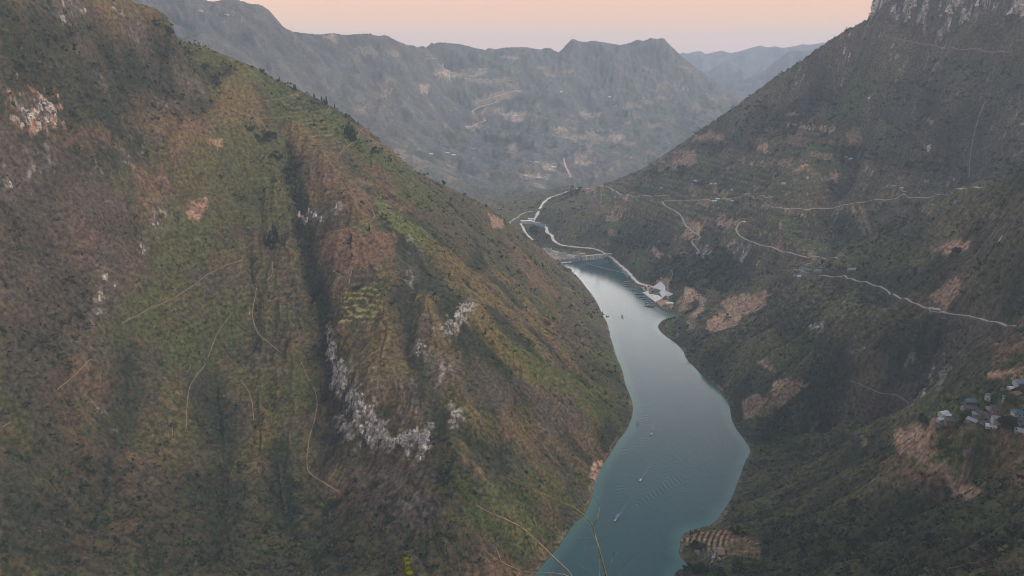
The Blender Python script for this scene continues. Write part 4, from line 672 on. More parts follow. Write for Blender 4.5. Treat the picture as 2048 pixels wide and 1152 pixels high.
wz = wz*sm(-2, -14, wSD) if False else wz*sm(0, 12, -wSD)
keep = (wSD[:-1, :-1] < 14)
a = (np.arange(len(wr)-1)[:, None]*len(wa)+np.arange(len(wa)-1)[None]); a = a[keep]
q = np.stack([a, a+1, a+len(wa)+1, a+len(wa)], 1); us, inv = np.unique(q, return_inverse=True)
wco = np.stack([wx, wy, wz], -1).reshape(-1, 3)[us]
tq = sm(26, 0, -wSD) if False else 1-sm(0, 26, -wSD)
n_w = fbm(wx/60, wy/160, 221, 3)
foam = np.zeros_like(wx)
for (bp_, bq, bl, ws, bk) in BOATS:
    x0, y0 = W1(*bp_); x1, y1 = W1(*bq); hx, hy = x1-x0, y1-y0; hl = math.hypot(hx, hy); hx /= hl; hy /= hl
    s_ = (wx-x0)*hx+(wy-y0)*hy; l_ = np.abs(-(wx-x0)*hy+(wy-y0)*hx)
    foam = np.maximum(foam, ws*(s_ > bl*.4)*np.exp(-(l_/(1.0+s_*.03))**2)*np.exp(-np.maximum(s_, 0)/16)*.32)
deep, shal = C3(.022,.068,.076), C3(.050,.140,.120)
wc = mixc(np.broadcast_to(deep, wx.shape+(3,)), shal, tq*.75+.10*n_w); wc = mixc(wc, C3(.5,.55,.55), foam)
m, n, l, b = material('river_water', .10, .5); b.inputs['IOR'].default_value = 1.38
at = n.new('ShaderNodeAttribute'); at.attribute_name = 'Col'; l.new(at.outputs['Color'], b.inputs['Base Color'])
tc = n.new('ShaderNodeTexCoord'); no = n.new('ShaderNodeTexNoise'); no.inputs['Scale'].default_value = .9; no.inputs['Detail'].default_value = 3; l.new(tc.outputs['Object'], no.inputs['Vector'])
bp = n.new('ShaderNodeBump'); bp.inputs['Strength'].default_value = .25; bp.inputs['Distance'].default_value = .12; l.new(no.outputs['Fac'], bp.inputs['Height']); l.new(bp.outputs[0], b.inputs['Normal'])
o = link('river_water', np_mesh('river_water', wco, inv.reshape(-1, 4), wc.reshape(-1, 3)[us]), [m]); o['kind'] = 'structure'
# ------------------------------------------------------------------ roads and paths
TONE = {'pale': mk('pale_concrete_road', (.42,.39,.35), .9, .1, .15, .3), 'tan': mk('trodden_earth', (.25,.175,.125), .95, .05, .2, .5),
        'dull': mk('grey_earth_track', (.24,.19,.16), .95, .05, .2, .4), 'white': mk('white_concrete_road', (.66,.62,.57), .9, .1, .12, .2), 'far': mk('cut_earth_road', (.50,.38,.31), .95, .05, .3, .05)}
for nm, wd, tone, q, zq in PATHS:
    t = np.gradient(q, axis=0); t /= np.hypot(*t.T)[:, None]+1e-9; nrm_ = np.stack([-t[:, 1], t[:, 0]], 1)
    wv = wd*(.6 if nm == 'footpath' else 1.0)*(1+.22*np.sin(np.arange(len(q))*.37+wd)+.12*np.sin(np.arange(len(q))*1.13))
    L_ = q+nrm_*wv[:, None]/2; R_ = q-nrm_*wv[:, None]/2
    zz = np.maximum.reduce([zq, zat(*L_.T), zat(*q.T), zat(*R_.T)]); lift = .55 if wd > 3 else .3
    if tone == 'far': lift = 1.2
    zz = zz+lift; n_ = len(q)
    cc = np.concatenate([np.c_[L_, zz], np.c_[R_, zz], np.c_[L_+nrm_*.4, zz-1.6], np.c_[R_-nrm_*.4, zz-1.6]])
    i = np.arange(n_-1); f = np.concatenate([np.stack([i+n_, i+n_+1, i+1, i], 1), np.stack([i, i+1, i+1+2*n_, i+2*n_], 1), np.stack([i+3*n_, i+3*n_+1, i+n_+1, i+n_], 1)])
    o = link(nm, np_mesh(nm, cc, f, smooth=False), [TONE[tone]]); o['kind'] = 'structure'
# ------------------------------------------------------------------ small mesh helpers
def box(bm, x, y, z, sx, sy, sz, rz=0., taper=1.):
    c, s = math.cos(rz), math.sin(rz); vs = []
    for k, (dx, dy, dz) in enumerate([(-1,-1,0),(1,-1,0),(1,1,0),(-1,1,0),(-1,-1,1),(1,-1,1),(1,1,1),(-1,1,1)]):
        f = taper if dz else 1; px, py = dx*sx/2*f, dy*sy/2*f
        vs.append(bm.verts.new((x+px*c-py*s, y+px*s+py*c, z+dz*sz)))
    for f in ((0,3,2,1),(4,5,6,7),(0,1,5,4),(1,2,6,5),(2,3,7,6),(3,0,4,7)): bm.faces.new([vs[i] for i in f])
def gable(bm, l, w_, z, h, over=.6, hip=0., th=.22):
    "two roof slopes with thickness; ridge along x"
    X0, Y0 = l/2+over, w_/2+over; xr = X0-hip
    for dz in (0, -th):
        pass
    v = [(-X0,-Y0,z),(X0,-Y0,z),(X0,Y0,z),(-X0,Y0,z),(-xr,0,z+h),(xr,0,z+h)]
    a = [bm.verts.new(p) for p in v]; b = [bm.verts.new((p[0], p[1], p[2]-th)) for p in v]
    for f in ((0,1,5,4),(2,3,4,5),(1,2,5),(3,0,4)) if hip > 0 else ((0,1,5,4),(2,3,4,5)):
        bm.faces.new([a[i] for i in f]); bm.faces.new([b[i] for i in reversed(f)])
    if hip > 0:
        for i, j in ((0,1),(1,2),(2,3),(3,0)): bm.faces.new([a[j], a[i], b[i], b[j]])
    else:
        for i, j in ((0,1),(1,5),(5,2),(2,3),(3,4),(4,0)): bm.faces.new([a[j], a[i], b[i], b[j]])
def bobj(name, bm, mat, parent=None, smooth=False):
    me = bpy.data.meshes.new(name); bmesh.ops.recalc_face_normals(bm, faces=bm.faces[:]); bm.to_mesh(me); bm.free()
    if smooth:
        for p in me.polygons: p.use_smooth = True
    return link(name, me, [mat] if not isinstance(mat, (list, tuple)) else mat, parent)
def empty(name, loc, rz=0., label=None, cat=None, group=None, kind=None):
    o = bpy.data.objects.new(name, None); sc.collection.objects.link(o); o.location = loc; o.rotation_euler.z = rz; o.empty_display_size = 1
    return tag(o, label, cat, group, kind)
def copy_tree(o, parent=None):
    c = o.copy(); sc.collection.objects.link(c); c.parent = parent
    for ch in list(o.children): copy_tree(ch, c)
    return c
def px(u, v): 
    x, y, z, ok = hit([u], [v]); return float(x[0]), float(y[0]), float(z[0]), bool(ok[0])
# ------------------------------------------------------------------ houses
MR = {'grey': mk('weathered_tile_roof', (.11,.105,.105), .85, .2, .35, .6), 'teal': mk('teal_sheet_roof', (.045,.13,.15), .6, .35, .2, .5), 'white': mk('white_sheet_roof', (.62,.62,.62), .6, .3, .12, .5),
      'pale': mk('pale_grey_roof', (.30,.30,.31), .7, .3, .2, .6), 'brown': mk('brown_tile_roof', (.26,.16,.11), .85, .15, .3, .6), 'green': mk('green_sheet_roof', (.06,.17,.10), .6, .3, .2, .5), 'blue': mk('blue_grey_roof', (.13,.17,.21), .6, .3, .2, .5)}
MW = {'earth': mk('rammed_earth_wall', (.20,.145,.11), .95, .05, .25, .8), 'white': mk('whitewashed_wall', (.40,.385,.36), .9, .1, .15, .5), 'grey': mk('grey_block_wall', (.28,.265,.25), .9, .1, .2, .8)}
M_DK = mk('dark_opening', (.02,.02,.022), .5, .4, .1, 2); M_WOOD = mk('old_wood', (.09,.06,.04), .85, .1, .3, 1.5); M_CONC = mk('concrete', (.43,.41,.38), .9, .15, .22, .12); M_CONC2 = mk('dark_wet_concrete', (.17,.165,.16), .8, .2, .3, .2)
M_WHITE = mk('bright_concrete', (.70,.67,.63), .9, .1, .12, .08)
def house(u, v, l, w_, yaw, roof, wall, label, group=None, h=3.2, hip=False, wins=2, name='house', rh=None, flat=False):
    x, y, z, ok = px(u, v)
    if not ok: print('house misses', u, v); return None
    rz = math.radians(yaw)
    cs = [(x+a*l/2*math.cos(rz)-b*w_/2*math.sin(rz), y+a*l/2*math.sin(rz)+b*w_/2*math.cos(rz)) for a in (-1, 1) for b in (-1, 1)]
    zs = zat([c[0] for c in cs], [c[1] for c in cs]); zb = float(np.mean(zs))+.3; dep = min(max(1.0, zb-float(zs.min())+.8), 4.5)
    e = empty(name, (x, y, zb), rz, label, name.replace('_', ' '), group)
    bm = bmesh.new(); box(bm, 0, 0, -dep, l, w_, h+dep)
    rh = rh or w_*.30
    if not flat and not hip:       # gable ends
        for s in (-1, 1):
            a, b, c = [bm.verts.new(p) for p in ((s*(l/2-.002), -w_/2, h), (s*(l/2-.002), w_/2, h), (s*(l/2-.002), 0, h+rh*w_/(w_+1.2)))]
            a2, b2, c2 = [bm.verts.new(p) for p in ((s*(l/2-.25), -w_/2, h), (s*(l/2-.25), w_/2, h), (s*(l/2-.25), 0, h+rh*w_/(w_+1.2)))]
            bm.faces.new((a, b, c)); bm.faces.new((a2, b2, c2)); bm.faces.new((a, a2, c2, c)); bm.faces.new((b, b2, c2, c))
    bobj('wall', bm, MW[wall], e)
    bm = bmesh.new()
    if flat: box(bm, 0, 0, h+.01, l+1.0, w_+1.0, .35); box(bm, 0, -w_/2-.2, h+.36, l+1.0, .25, .5); box(bm, 0, w_/2+.2, h+.36, l+1.0, .25, .5)
    else:
        gable(bm, l, w_, h+.12, rh*1.0+.05, .7, hip=(w_*.45 if hip else 0)); box(bm, 0, 0, h+rh+.10, l*.55 if hip else l+1.2, .35, .16)
    bobj('roof', bm, MR[roof], e)
    bm = bmesh.new(); box(bm, 0, -w_/2-.04, 0, 1.3, .14, 2.1); bobj('door', bm, M_WOOD, e)
    for k_ in range(wins):
        wxp = (-1 if k_ % 2 == 0 else 1)*l*(.28 if k_ < 2 else .42)
        bm = bmesh.new(); box(bm, wxp, -w_/2-.03, 1.1, 1.2, .12, 1.0); bobj('window', bm, M_DK, e)
    return e
VG = 'houses of the hillside village at the lower right'
for r_ in VILLAGE:
    u, v, l, w_, yaw, rf, wl, lb, h = r_; house(u, v, l, w_, yaw, rf, wl, lb, VG, h=h*.78, hip=(rf == 'teal'), wins=2)
HG = 'houses of the hamlet on the spur at the road end'
for u, v, l, w_, yaw, rf, wl, lb in HAMLET:
    house(u, v, l, w_, yaw, rf, wl, lb, HG, h=3.4, wins=2)
for i, (u, v, l, rf, wl, lb) in enumerate(SCATTER):
    house(u, v, l, l*.6, (i*37) % 50-25, rf, wl, lb, 'scattered houses on the right valley slope', h=3.4, wins=2)
for i, (u, v, l, lb) in enumerate(FARH):
    house(u, v, l, l*.55, (i*31) % 40-20, 'white', 'white', lb, 'white houses scattered over the far slope', h=4.5, wins=0)
# --- two storey house on posts by the road
x, y, z, ok = px(1868, 626); x0, y0 = x, y
e = empty('stilt_house', (x, y, z), math.radians(-22), 'two storey grey concrete house on posts below the pale road', 'house'); zb = 1.5
bm = bmesh.new(); box(bm, 0, 0, zb+2.6, 15, 8, 3.0); box(bm, -.6, -.2, zb-1.5, 12.5, 6.4, 3.9); bobj('wall', bm, MW['grey'], e)
bm = bmesh.new(); box(bm, 0, 0, zb+5.605, 16.6, 9.6, .4); box(bm, 3, 1.2, zb+6.01, 8.5, 5.5, .5); box(bm, -4.6, .4, zb+6.01, 3.4, 4.6, 1.6); bobj('roof', bm, M_CONC, e)
bm = bmesh.new(); box(bm, 0, -1.0, zb+2.3, 16.6, 10.6, .3); bobj('balcony', bm, M_CONC, e)
for k_ in range(6):
    bm = bmesh.new(); box(bm, -7+k_*2.8, -5.4, -7, .45, .45, zb+9.29); bobj('post', bm, M_CONC, e)
for k_ in range(4):
    bm = bmesh.new(); box(bm, -5.2+k_*3.4, -4.03, zb+3.5, 1.4, .12, 1.3); bobj('window', bm, M_DK, e)
for k_ in range(2):
    bm = bmesh.new(); box(bm, -3.2+k_*3.4, -3.43, zb-.4, 1.2, .12, 2.0); bobj('door', bm, M_DK, e)
# --- buildings on the peninsula at the bottom
house(1441, 1106, 9, 15, -8, 'brown', 'earth', 'long brown roofed house behind the striped terraces on the water', None, h=3, wins=2, rh=2.2)
house(1451, 1103, 4, 5, -20, 'teal', 'grey', 'small teal roofed shed touching the long brown roof', None, h=2.4, wins=1)
house(1420, 1108, 6, 5, 25, 'grey', 'grey', 'small grey roofed hut among the pale walls on the peninsula', None, h=2.4, wins=1)
# --- power station and quay buildings
house(1053, 447, 46, 20, 5, 'white', 'white', 'long white hall of the power station down the valley', None, h=11, wins=4, name='power_station', flat=True)
house(1062, 442, 24, 14, 5, 'white', 'white', 'white office block behind the power station hall', None, h=9, wins=4, name='office_building', flat=True)
house(1080, 453, 44, 16, -14, 'blue', 'white', 'blue roofed work camp building beside the valley road', None, h=6, wins=4, name='camp_building')
house(1074, 448, 26, 12, -14, 'pale', 'white', 'pale roofed camp hut above the blue roofed one', None, h=5, wins=4, name='camp_building')
house(1313, 584, 24, 17, -40, 'grey', 'grey', 'big dark domed ticket hall on the boat landing', None, h=5, hip=True, wins=2, name='ticket_hall')
house(1301, 581, 8, 6, 20, 'grey', 'white', 'small dark roofed kiosk left of the ticket hall', None, h=3, wins=2, name='kiosk')
house(1339, 610, 21, 12, -3, 'white', 'white', 'white flat roofed restaurant on the red bank right of the landing', None, h=6, wins=4, flat=True, name='restaurant')
# ------------------------------------------------------------------ boat landing: concrete slope and apron
def slab(name, pts, mat, label, cat, lift=.8, depth=6., parent=None, res=1, zfix=None, kind=None):
    "a poured slab that follows the ground inside an outline given in photo pixels"
    hx, hy, hz, ok = hit([p[0] for p in pts], [p[1] for p in pts]); zz = zat(hx, hy) if zfix is None else np.full(len(hx), zfix)
    zz = np.maximum(zz, 1.2)+lift; bm = bmesh.new(); T = [bm.verts.new((a, b, c)) for a, b, c in zip(hx, hy, zz)]; B = [bm.verts.new((a, b, c-depth)) for a, b, c in zip(hx, hy, zz)]
    bm.faces.new(T); n_ = len(T)
    for i in range(n_): bm.faces.new((T[i], B[i], B[(i+1) % n_], T[(i+1) % n_]))
    bmesh.ops.triangulate(bm, faces=bm.faces[:])
    o = bobj(name, bm, mat, parent)
    if label: tag(o, label, cat)
    if kind: o['kind'] = kind
    return o
slab('concrete_slope', [(1306,575),(1321,564),(1329,572),(1331,583),(1346,589),(1337,593),(1330,592),(1325,596),(1320,588)], M_WHITE, 'bright white concrete slope cut into the hill above the landing', 'concrete slope', 2.4, 9)
slab('landing_apron', [(1285,586),(1296,583),(1308,590),(1318,592),(1325,597),(1311,605),(1300,597)], M_WHITE, None, None, 1.6, 6, kind='structure')
slab('landing_ground', [(1259,556),(1268,553),(1278,565),(1300,570),(1308,576),(1318,588),(1300,586),(1296,583),(1289,582),(1283,576),(1272,574)], mk('landing_earth', (.42,.30,.22), .95, .05, .2, .1), None, None, .9, 5, kind='structure')
slab('red_bank', [(1313,605),(1322,601),(1334,601),(1347,606),(1346,615),(1334,618),(1322,614)], mk('red_bank_earth', (.40,.24,.16), .95, .05, .2, .1), None, None, 1.2, 5, kind='structure')
# ------------------------------------------------------------------ dam across the head of the lake
A = np.array(W1(1112, 526)); B = np.array(W1(1222, 516)); dv = B-A; DL = float(np.hypot(*dv)); rz = math.atan2(dv[1], dv[0]); mid = (A+B)/2
dam = empty('dam', (mid[0], mid[1], 0), rz, 'grey concrete dam closing the far end of the lake', 'dam')
bm = bmesh.new(); box(bm, DL*.24, 5, -12, DL*.56, 9, 27); bobj('wall', bm, M_CONC, dam)
bm = bmesh.new(); box(bm, -DL*.25, 7, -12, DL*.42, 13, 21.5); box(bm, -DL*.25, -2.6, -6, DL*.44, 6, 10.5); bobj('spillway', bm, M_CONC2, dam)
for k_ in range(9):
    bm = bmesh.new(); box(bm, -DL*.02+k_*DL*.062, -.6, -10, 2.6, 2.6, 24.6); bobj('buttress', bm, M_WHITE if k_ % 2 else M_CONC, dam)
for k_ in range(5):
    bm = bmesh.new(); box(bm, -DL*.43+k_*DL*.085, -.6, -10, 3.4, 3, 22+k_*.4); bobj('pier', bm, M_CONC, dam)
bm = bmesh.new(); box(bm, DL*.24, 5, 15.01, DL*.57, 10, .8); box(bm, DL*.24, .3, 15.82, DL*.57, .5, 1.1); bobj('crest_road', bm, M_WHITE, dam)
bm = bmesh.new(); box(bm, -DL*.02, 6, 15.83, 17, 11, 8); box(bm, -DL*.02, 6, 23.84, 19, 13, .8); bobj('gatehouse', bm, M_CONC, dam)
bm = bmesh.new(); box(bm, -DL*.33, -7, 0.2, DL*.2, 5, 2.0, taper=.9); bobj('apron_slab', bm, M_WHITE, dam)
# stepped retaining wall running down the valley from the dam
pw = [px(u, v) for u, v in ((1092,499),(1104,504),(1118,508),(1134,511),(1150,515),(1162,518))]
rw = empty('retaining_wall', (pw[0][0], pw[0][1], 0), 0, 'long stepped concrete retaining wall left of the dam', 'retaining wall')
for k_ in range(len(pw)-1):
    a, b = pw[k_], pw[k_+1]; L_ = math.hypot(b[0]-a[0], b[1]-a[1]); r_ = math.atan2(b[1]-a[1], b[0]-a[0]); cx, cy = (a[0]+b[0])/2-pw[0][0], (a[1]+b[1])/2-pw[0][1]
    bm = bmesh.new(); zt = max(a[2], b[2])+7
    for s in range(3): box(bm, cx+s*3.2*math.sin(r_), cy-s*3.2*math.cos(r_), -6, L_-1.5, 3.19, zt+6-s*4.5, r_)
    bobj('wall_bay', bm, M_WHITE if k_ % 2 else M_CONC, rw)
# floating boom
a, b = W1(1172, 526), W1(1248, 546); bm = bmesh.new(); N_ = 34
for k_ in range(N_):
    t = (k_+.5)/N_; sag = -6*math.sin(math.pi*t); L_ = math.hypot(b[0]-a[0], b[1]-a[1]); r_ = math.atan2(b[1]-a[1], b[0]-a[0])
    box(bm, a[0]+(b[0]-a[0])*t-sag*math.sin(r_), a[1]+(b[1]-a[1])*t+sag*math.cos(r_), -.4, L_/N_*1.02, 1.1, 1.0, r_-6*math.pi*math.cos(math.pi*t)/L_)
tag(bobj('floating_boom', bm, M_CONC), 'thin pale floating boom stretched across the lake before the dam', 'boom')
# ------------------------------------------------------------------ boats
MB_ = {'blue': mk('blue_canopy', (.10,.15,.33), .6, .3, .15, .5), 'green': mk('green_hull_paint', (.10,.30,.14), .5, .4, .15, .5), 'greyc': mk('grey_canopy', (.115,.125,.14), .75, .3, .25, .4), 'hull': mk('dark_hull', (.10,.10,.11), .6, .3, .2, .5), 'deck': mk('pale_deck', (.42,.40,.36), .8, .2, .2, .8)}
def boat_parts(e, L_, B_, can, hull, full=True):
    bm = bmesh.new(); secs = [(-.5,.72,0),(-.3,.95,0),(0,1,0),(.25,.85,.05),(.40,.5,.25),(.5,.06,.5)]; rows_ = []
    for sx, wb, up in secs:
        rows_.append([bm.verts.new((sx*L_, s*B_/2*wb*k2, zz)) for s, k2, zz in ((-1,1,1.1+up*1.6),(-1,.62,-.45+up),(1,.62,-.45+up),(1,1,1.1+up*1.6))])
    for r1, r2 in zip(rows_[:-1], rows_[1:]):
        for k_ in range(3): bm.faces.new((r1[k_], r1[k_+1], r2[k_+1], r2[k_]))
    bm.faces.new(rows_[0]); bm.faces.new(rows_[-1]); bobj('hull', bm, MB_[hull], e)
    bm = bmesh.new(); top = [bm.verts.new((sx*L_*.98, s*B_/2*wb*.94, .9+up*1.4)) for s, seq in ((-1, secs), (1, secs[::-1])) for sx, wb, up in seq]; bm.faces.new(top); bobj('deck', bm, MB_['deck'], e)
    bm = bmesh.new(); cl = L_*(.66 if full else .34); c0 = -L_*.46; n_ = 6; r_ = []
    for xx in (c0, c0+cl):
        r_.append([bm.verts.new((xx, math.cos(math.pi*k_/n_)*B_*.46, 2.45+math.sin(math.pi*k_/n_)*.65)) for k_ in range(n_+1)])
        r_.append([bm.verts.new((xx, math.cos(math.pi*k_/n_)*B_*.43, 2.33+math.sin(math.pi*k_/n_)*.6)) for k_ in range(n_+1)])
    for k_ in range(n_):
        bm.faces.new((r_[0][k_], r_[0][k_+1], r_[2][k_+1], r_[2][k_])); bm.faces.new((r_[1][k_], r_[3][k_], r_[3][k_+1], r_[1][k_+1])); bm.faces.new((r_[0][k_], r_[1][k_], r_[1][k_+1], r_[0][k_+1])); bm.faces.new((r_[2][k_], r_[3][k_], r_[3][k_+1], r_[2][k_+1]))
    bobj('canopy', bm, MB_[can], e)
    bm = bmesh.new()
    for xx in np.linspace(c0+.4, c0+cl-.4, 5):
        for s in (-1, 1): box(bm, xx, s*B_*.41, .85, .12, .12, 1.62)
    bobj('canopy_posts', bm, MB_['deck'], e)
    bm = bmesh.new(); box(bm, c0+cl+1.0, 0, .8, 1.5, B_*.4, 1.2); bobj('wheelhouse', bm, MB_['deck'], e)
LB = ['blue canopied tour boat with green bow, nearest on the river', 'green open tour boat with a short canopy, second nearest on the river', 'green tour boat in mid river heading the long wake', 'blue grey tour boat drifting close to the left bank', 'dark blue tour boat sailing out from the boat landing']
for k_, (bp_, bq, bl, ws, bk) in enumerate(BOATS):
    p, q = W1(*bp_), W1(*bq); e = empty('tour_boat', (p[0], p[1], .1), math.atan2(p[1]-q[1], p[0]-q[0]), LB[k_], 'boat', 'tour boats under way on the river')
    boat_parts(e, bl*1.15, bl*.27, bk if bk == 'blue' else 'greyc', 'green', bk == 'blue')
p = W1(1215, 633); e = empty('rowing_boat', (p[0], p[1], .1), .1, 'tiny brown rowing boat left of the dark blue tour boat', 'boat'); boat_parts(e, 9, 1.6, 'greyc', 'hull', False)
MO = [(1256,564,28,176),(1255,568,31,177),(1257,572,30,178),(1273,575,24,160),(1266,580,22,205),(1276,588,28,172),(1282,594,30,170),(1291,598,22,175),(1297,602,22,170),(1300,606,28,172),(1303,610,34,174),(1299,613,30,176)]
ML = ['topmost moored boat at the upper end of the landing','middle boat of the three moored at the upper landing','lowest boat of the three moored at the upper landing','boat moored inside the little green cove','short boat moored askew outside the cove','first boat moored at the white apron below the cove','second boat moored at the white apron','short boat third in the row at the white apron','boat tucked fourth in the row at the white apron','fifth boat in the row along the white apron','long boat last but one by the red bank','outermost dark boat beside the red bank']
proto = None
for (u, v, L_, yaw), lb in zip(MO, ML):
    p = W1(u, v)
    if proto is None:
        e = proto = empty('moored_boat', (0, 0, 0)); boat_parts(e, 28, 8.2, 'greyc', 'hull', True)
    else: e = copy_tree(proto)
    e.location = (p[0], p[1], .1); e.rotation_euler.z = math.radians(yaw+random.Random(int(v)).uniform(-9, 9)); e.scale = (L_/28,)*3; tag(e, 'grey canopied '+lb, 'boat', 'grey canopied boats moored at the landing')
# ------------------------------------------------------------------ power pylon
def bar(bm, a, b, w_=.3):
    a = np.array(a, float); b = np.array(b, float); d = b-a; L_ = np.linalg.norm(d); d /= L_; s = np.cross(d, (0, 0, 1) if abs(d[2]) < .9 else (1, 0, 0)); s /= np.linalg.norm(s); t = np.cross(d, s)
    q = [(-1,-1),(1,-1),(1,1),(-1,1)]; A_ = [bm.verts.new(a+(s*i+t*j)*w_/2) for i, j in q]; B_ = [bm.verts.new(b+(s*i+t*j)*w_/2) for i, j in q]
    for k_ in range(4): bm.faces.new((A_[k_], A_[(k_+1) % 4], B_[(k_+1) % 4], B_[k_]))
    bm.faces.new(A_[::-1]); bm.faces.new(B_)
x, y, z, ok = px(1202, 407); e = empty('power_pylon', (x, y, z-1), .3, 'tall grey lattice power pylon on the slope above the dam', 'power pylon'); bm = bmesh.new(); hh = 44
for s in ((-1,-1),(1,-1),(1,1),(-1,1)): bar(bm, (s[0]*4, s[1]*4, 0), (s[0]*.6, s[1]*.6, hh), .45)
for k_ in range(7):
    z0, z1 = hh*k_/7, hh*(k_+1)/7; r0, r1 = 4-3.4*k_/7, 4-3.4*(k_+1)/7
    for s in range(4):
        c = [(-1,-1),(1,-1),(1,1),(-1,1)]; a, b = c[s], c[(s+1) % 4]; bar(bm, (a[0]*r0, a[1]*r0, z0), (b[0]*r1, b[1]*r1, z1), .25)
bobj('mast', bm, M_CONC, e)
for k_, zz in enumerate((30, 36, 42)):
    bm = bmesh.new(); bar(bm, (-8+k_, 0, zz), (8-k_, 0, zz), .5); bar(bm, (-8+k_, 0, zz), (0, 0, zz+2.5), .3); bar(bm, (8-k_, 0, zz), (0, 0, zz+2.5), .3); bobj('cross_arm', bm, M_CONC, e)
# ------------------------------------------------------------------ trees one can tell apart
rng = np.random.default_rng(5)
M_LEAF = []
for nm, c in (('dark_foliage', (.020,.034,.026)), ('mid_foliage', (.034,.058,.026)), ('green_foliage', (.050,.095,.032)), ('dry_foliage', (.085,.070,.045))): M_LEAF.append(mk(nm, c, .9, .1, .45, .8))
M_BARK = mk('bark', (.10,.08,.065), .95, .05, .3, 2)
def leaf_cloud(n_, rx, rz_, z0, size, seed, cone=False, lobes=5):
    g = np.random.default_rng(seed); V = []; Fc = []
    lob = g.normal(size=(lobes, 3))*np.array([rx*.5, rx*.5, rz_*.35])
    for i in range(n_):
        if cone:
            t = g.random()**1.4; rr = rx*(1-t)*(.55+.45*g.random())*(1 if int(t*9) % 2 else .72); a_ = g.random()*6.283; c = np.array([rr*math.cos(a_), rr*math.sin(a_), z0+t*2*rz_])
        else:
            d = g.normal(size=3); d /= np.linalg.norm(d); c = lob[i % lobes]+d*np.array([rx*.58, rx*.58, rz_*.62])*(.6+.4*g.random()); c[2] += z0+rz_
        s = size*(.6+.8*g.random()); e1 = g.normal(size=3); e1 /= np.linalg.norm(e1); e2 = np.cross(e1, g.normal(size=3)); e2 /= np.linalg.norm(e2)
        b = len(V); V += [c+e1*s, c-e1*s*.5+e2*s*.8, c-e1*s*.5-e2*s*.8]; Fc.append((b, b+1, b+2))
    return np.array(V), np.array(Fc)
def trunk_mesh(h, r, lean, seed, limbs=4):
    g = np.random.default_rng(seed); bm = bmesh.new(); bar(bm, (0, 0, -1.5), (lean*.4, 0, h*.5), r*2); bar(bm, (lean*.4, 0, h*.5), (lean, 0, h*.95), r*1.2)
    for k_ in range(limbs): a_ = g.random()*6.28; zz = h*(.4+.4*g.random()); bar(bm, (lean*.5, 0, zz), (lean*.5+math.cos(a_)*h*.22, math.sin(a_)*h*.22, zz+h*.18), r*.7)
    return bm
def tree_proto(name, cone, h, rx, n_, mat, seed):
    e = empty(name, (0, 0, 0)); V, Fc = leaf_cloud(n_, rx, h*(.42 if cone else .36), h*(.14 if cone else .26), h*(.085 if cone else .085), seed, cone)
    link('crown', np_mesh('crown', V, Fc, smooth=False), [mat], e); bobj('trunk', trunk_mesh(h*(.9 if cone else .7), h*.018, 0, seed), M_BARK, e); return e
PRO = {}
for i in range(3):
    PRO['pine', i] = tree_proto('pine_tree', True, 12, 2.7, 230, M_LEAF[0], 30+i); PRO['broad', i] = tree_proto('broadleaf_tree', False, 10, 4.6, 260, M_LEAF[0 if i == 0 else 1], 40+i); PRO['green', i] = tree_proto('leafy_tree', False, 8, 4.2, 240, M_LEAF[2], 50+i)
used = set()
def plant(kind, x, y, z, s, label, group):
    k_ = (kind, int(rng.integers(3)))
    if k_ in used: e = copy_tree(PRO[k_])
    else: e = PRO[k_]; used.add(k_)
    e.location = (x, y, z-.2); e.rotation_euler.z = float(rng.random()*6.28); e.scale = (s*float(rng.uniform(.85, 1.2)), s*float(rng.uniform(.85, 1.2)), s*float(rng.uniform(.85, 1.25))); tag(e, label, 'tree', group)
def row(kind, pts, n_, s, label, group, jit=3., down=0.):
    p = np.array(pts, float); d = np.concatenate([[0], np.cumsum(np.hypot(*np.diff(p, axis=0).T))]); t = np.sort(rng.random(n_))*d[-1]
    for u, v in zip(np.interp(t, d, p[:, 0]), np.interp(t, d, p[:, 1])):
        x, y, z, ok = px(u+rng.normal()*jit*.3, v+down+abs(rng.normal())*jit)
        if ok and math.hypot(x, y) < 3400: plant(kind, x, y, z, s*rng.uniform(.7, 1.25), label, group)
def clump(kind, cu, cv, ru, rv, n_, s, label, group, rot=0.):
    for _ in range(n_):
        a_ = rng.random()*6.28; q = math.sqrt(rng.random()); du, dv = q*math.cos(a_)*ru, q*math.sin(a_)*rv; c, s_ = math.cos(rot), math.sin(rot)
        x, y, z, ok = px(cu+du*c-dv*s_, cv+du*s_+dv*c)
        if ok and z > 1.5 and math.hypot(x, y) < 3600: plant(kind, x, y, z, s*rng.uniform(.7, 1.3), label, group)
row('pine', [(610,184),(633,196)], 13, .95, 'dark pine in the dense hedge like row on the left skyline', 'pines of the dense skyline row', 1)
row('pine', [(640,200),(652,206),(675,218)], 9, 1.0, 'slender dark pine, right of the dense row on the left skyline', 'slender pines right of the dense skyline row', 1)
row('pine', [(552,157),(577,170)], 8, .9, 'dark pine in the upper group on the left skyline', 'pines of the upper skyline group', 1)
row('pine', [(588,178),(594,181)], 3, 1.0, 'pine in the little gap group of the left skyline', 'pines in the gap of the skyline', 1)
row('broad', [(505,133),(540,152)], 8, .7, 'low dark tree at the top end of the left skyline', 'low trees at the top of the left skyline', 2)
row('pine', [(682,226),(702,238),(722,250)], 8, .7, 'small pine at the lower end of the left skyline', 'small pines at the lower end of the skyline', 1)
clump('pine', 700, 272, 17, 13, 26, 1.0, 'dark pine in the round grove near the skyline track', 'pines of the round grove', .2)
clump('broad', 535, 276, 24, 12, 26, .95, 'dark tree in the long grove on the upper green face', 'trees of the upper grove', -.3); clump('broad', 506, 262, 10, 4, 6, .8, 'tree left above the long grove on the green face', 'trees above the upper grove')
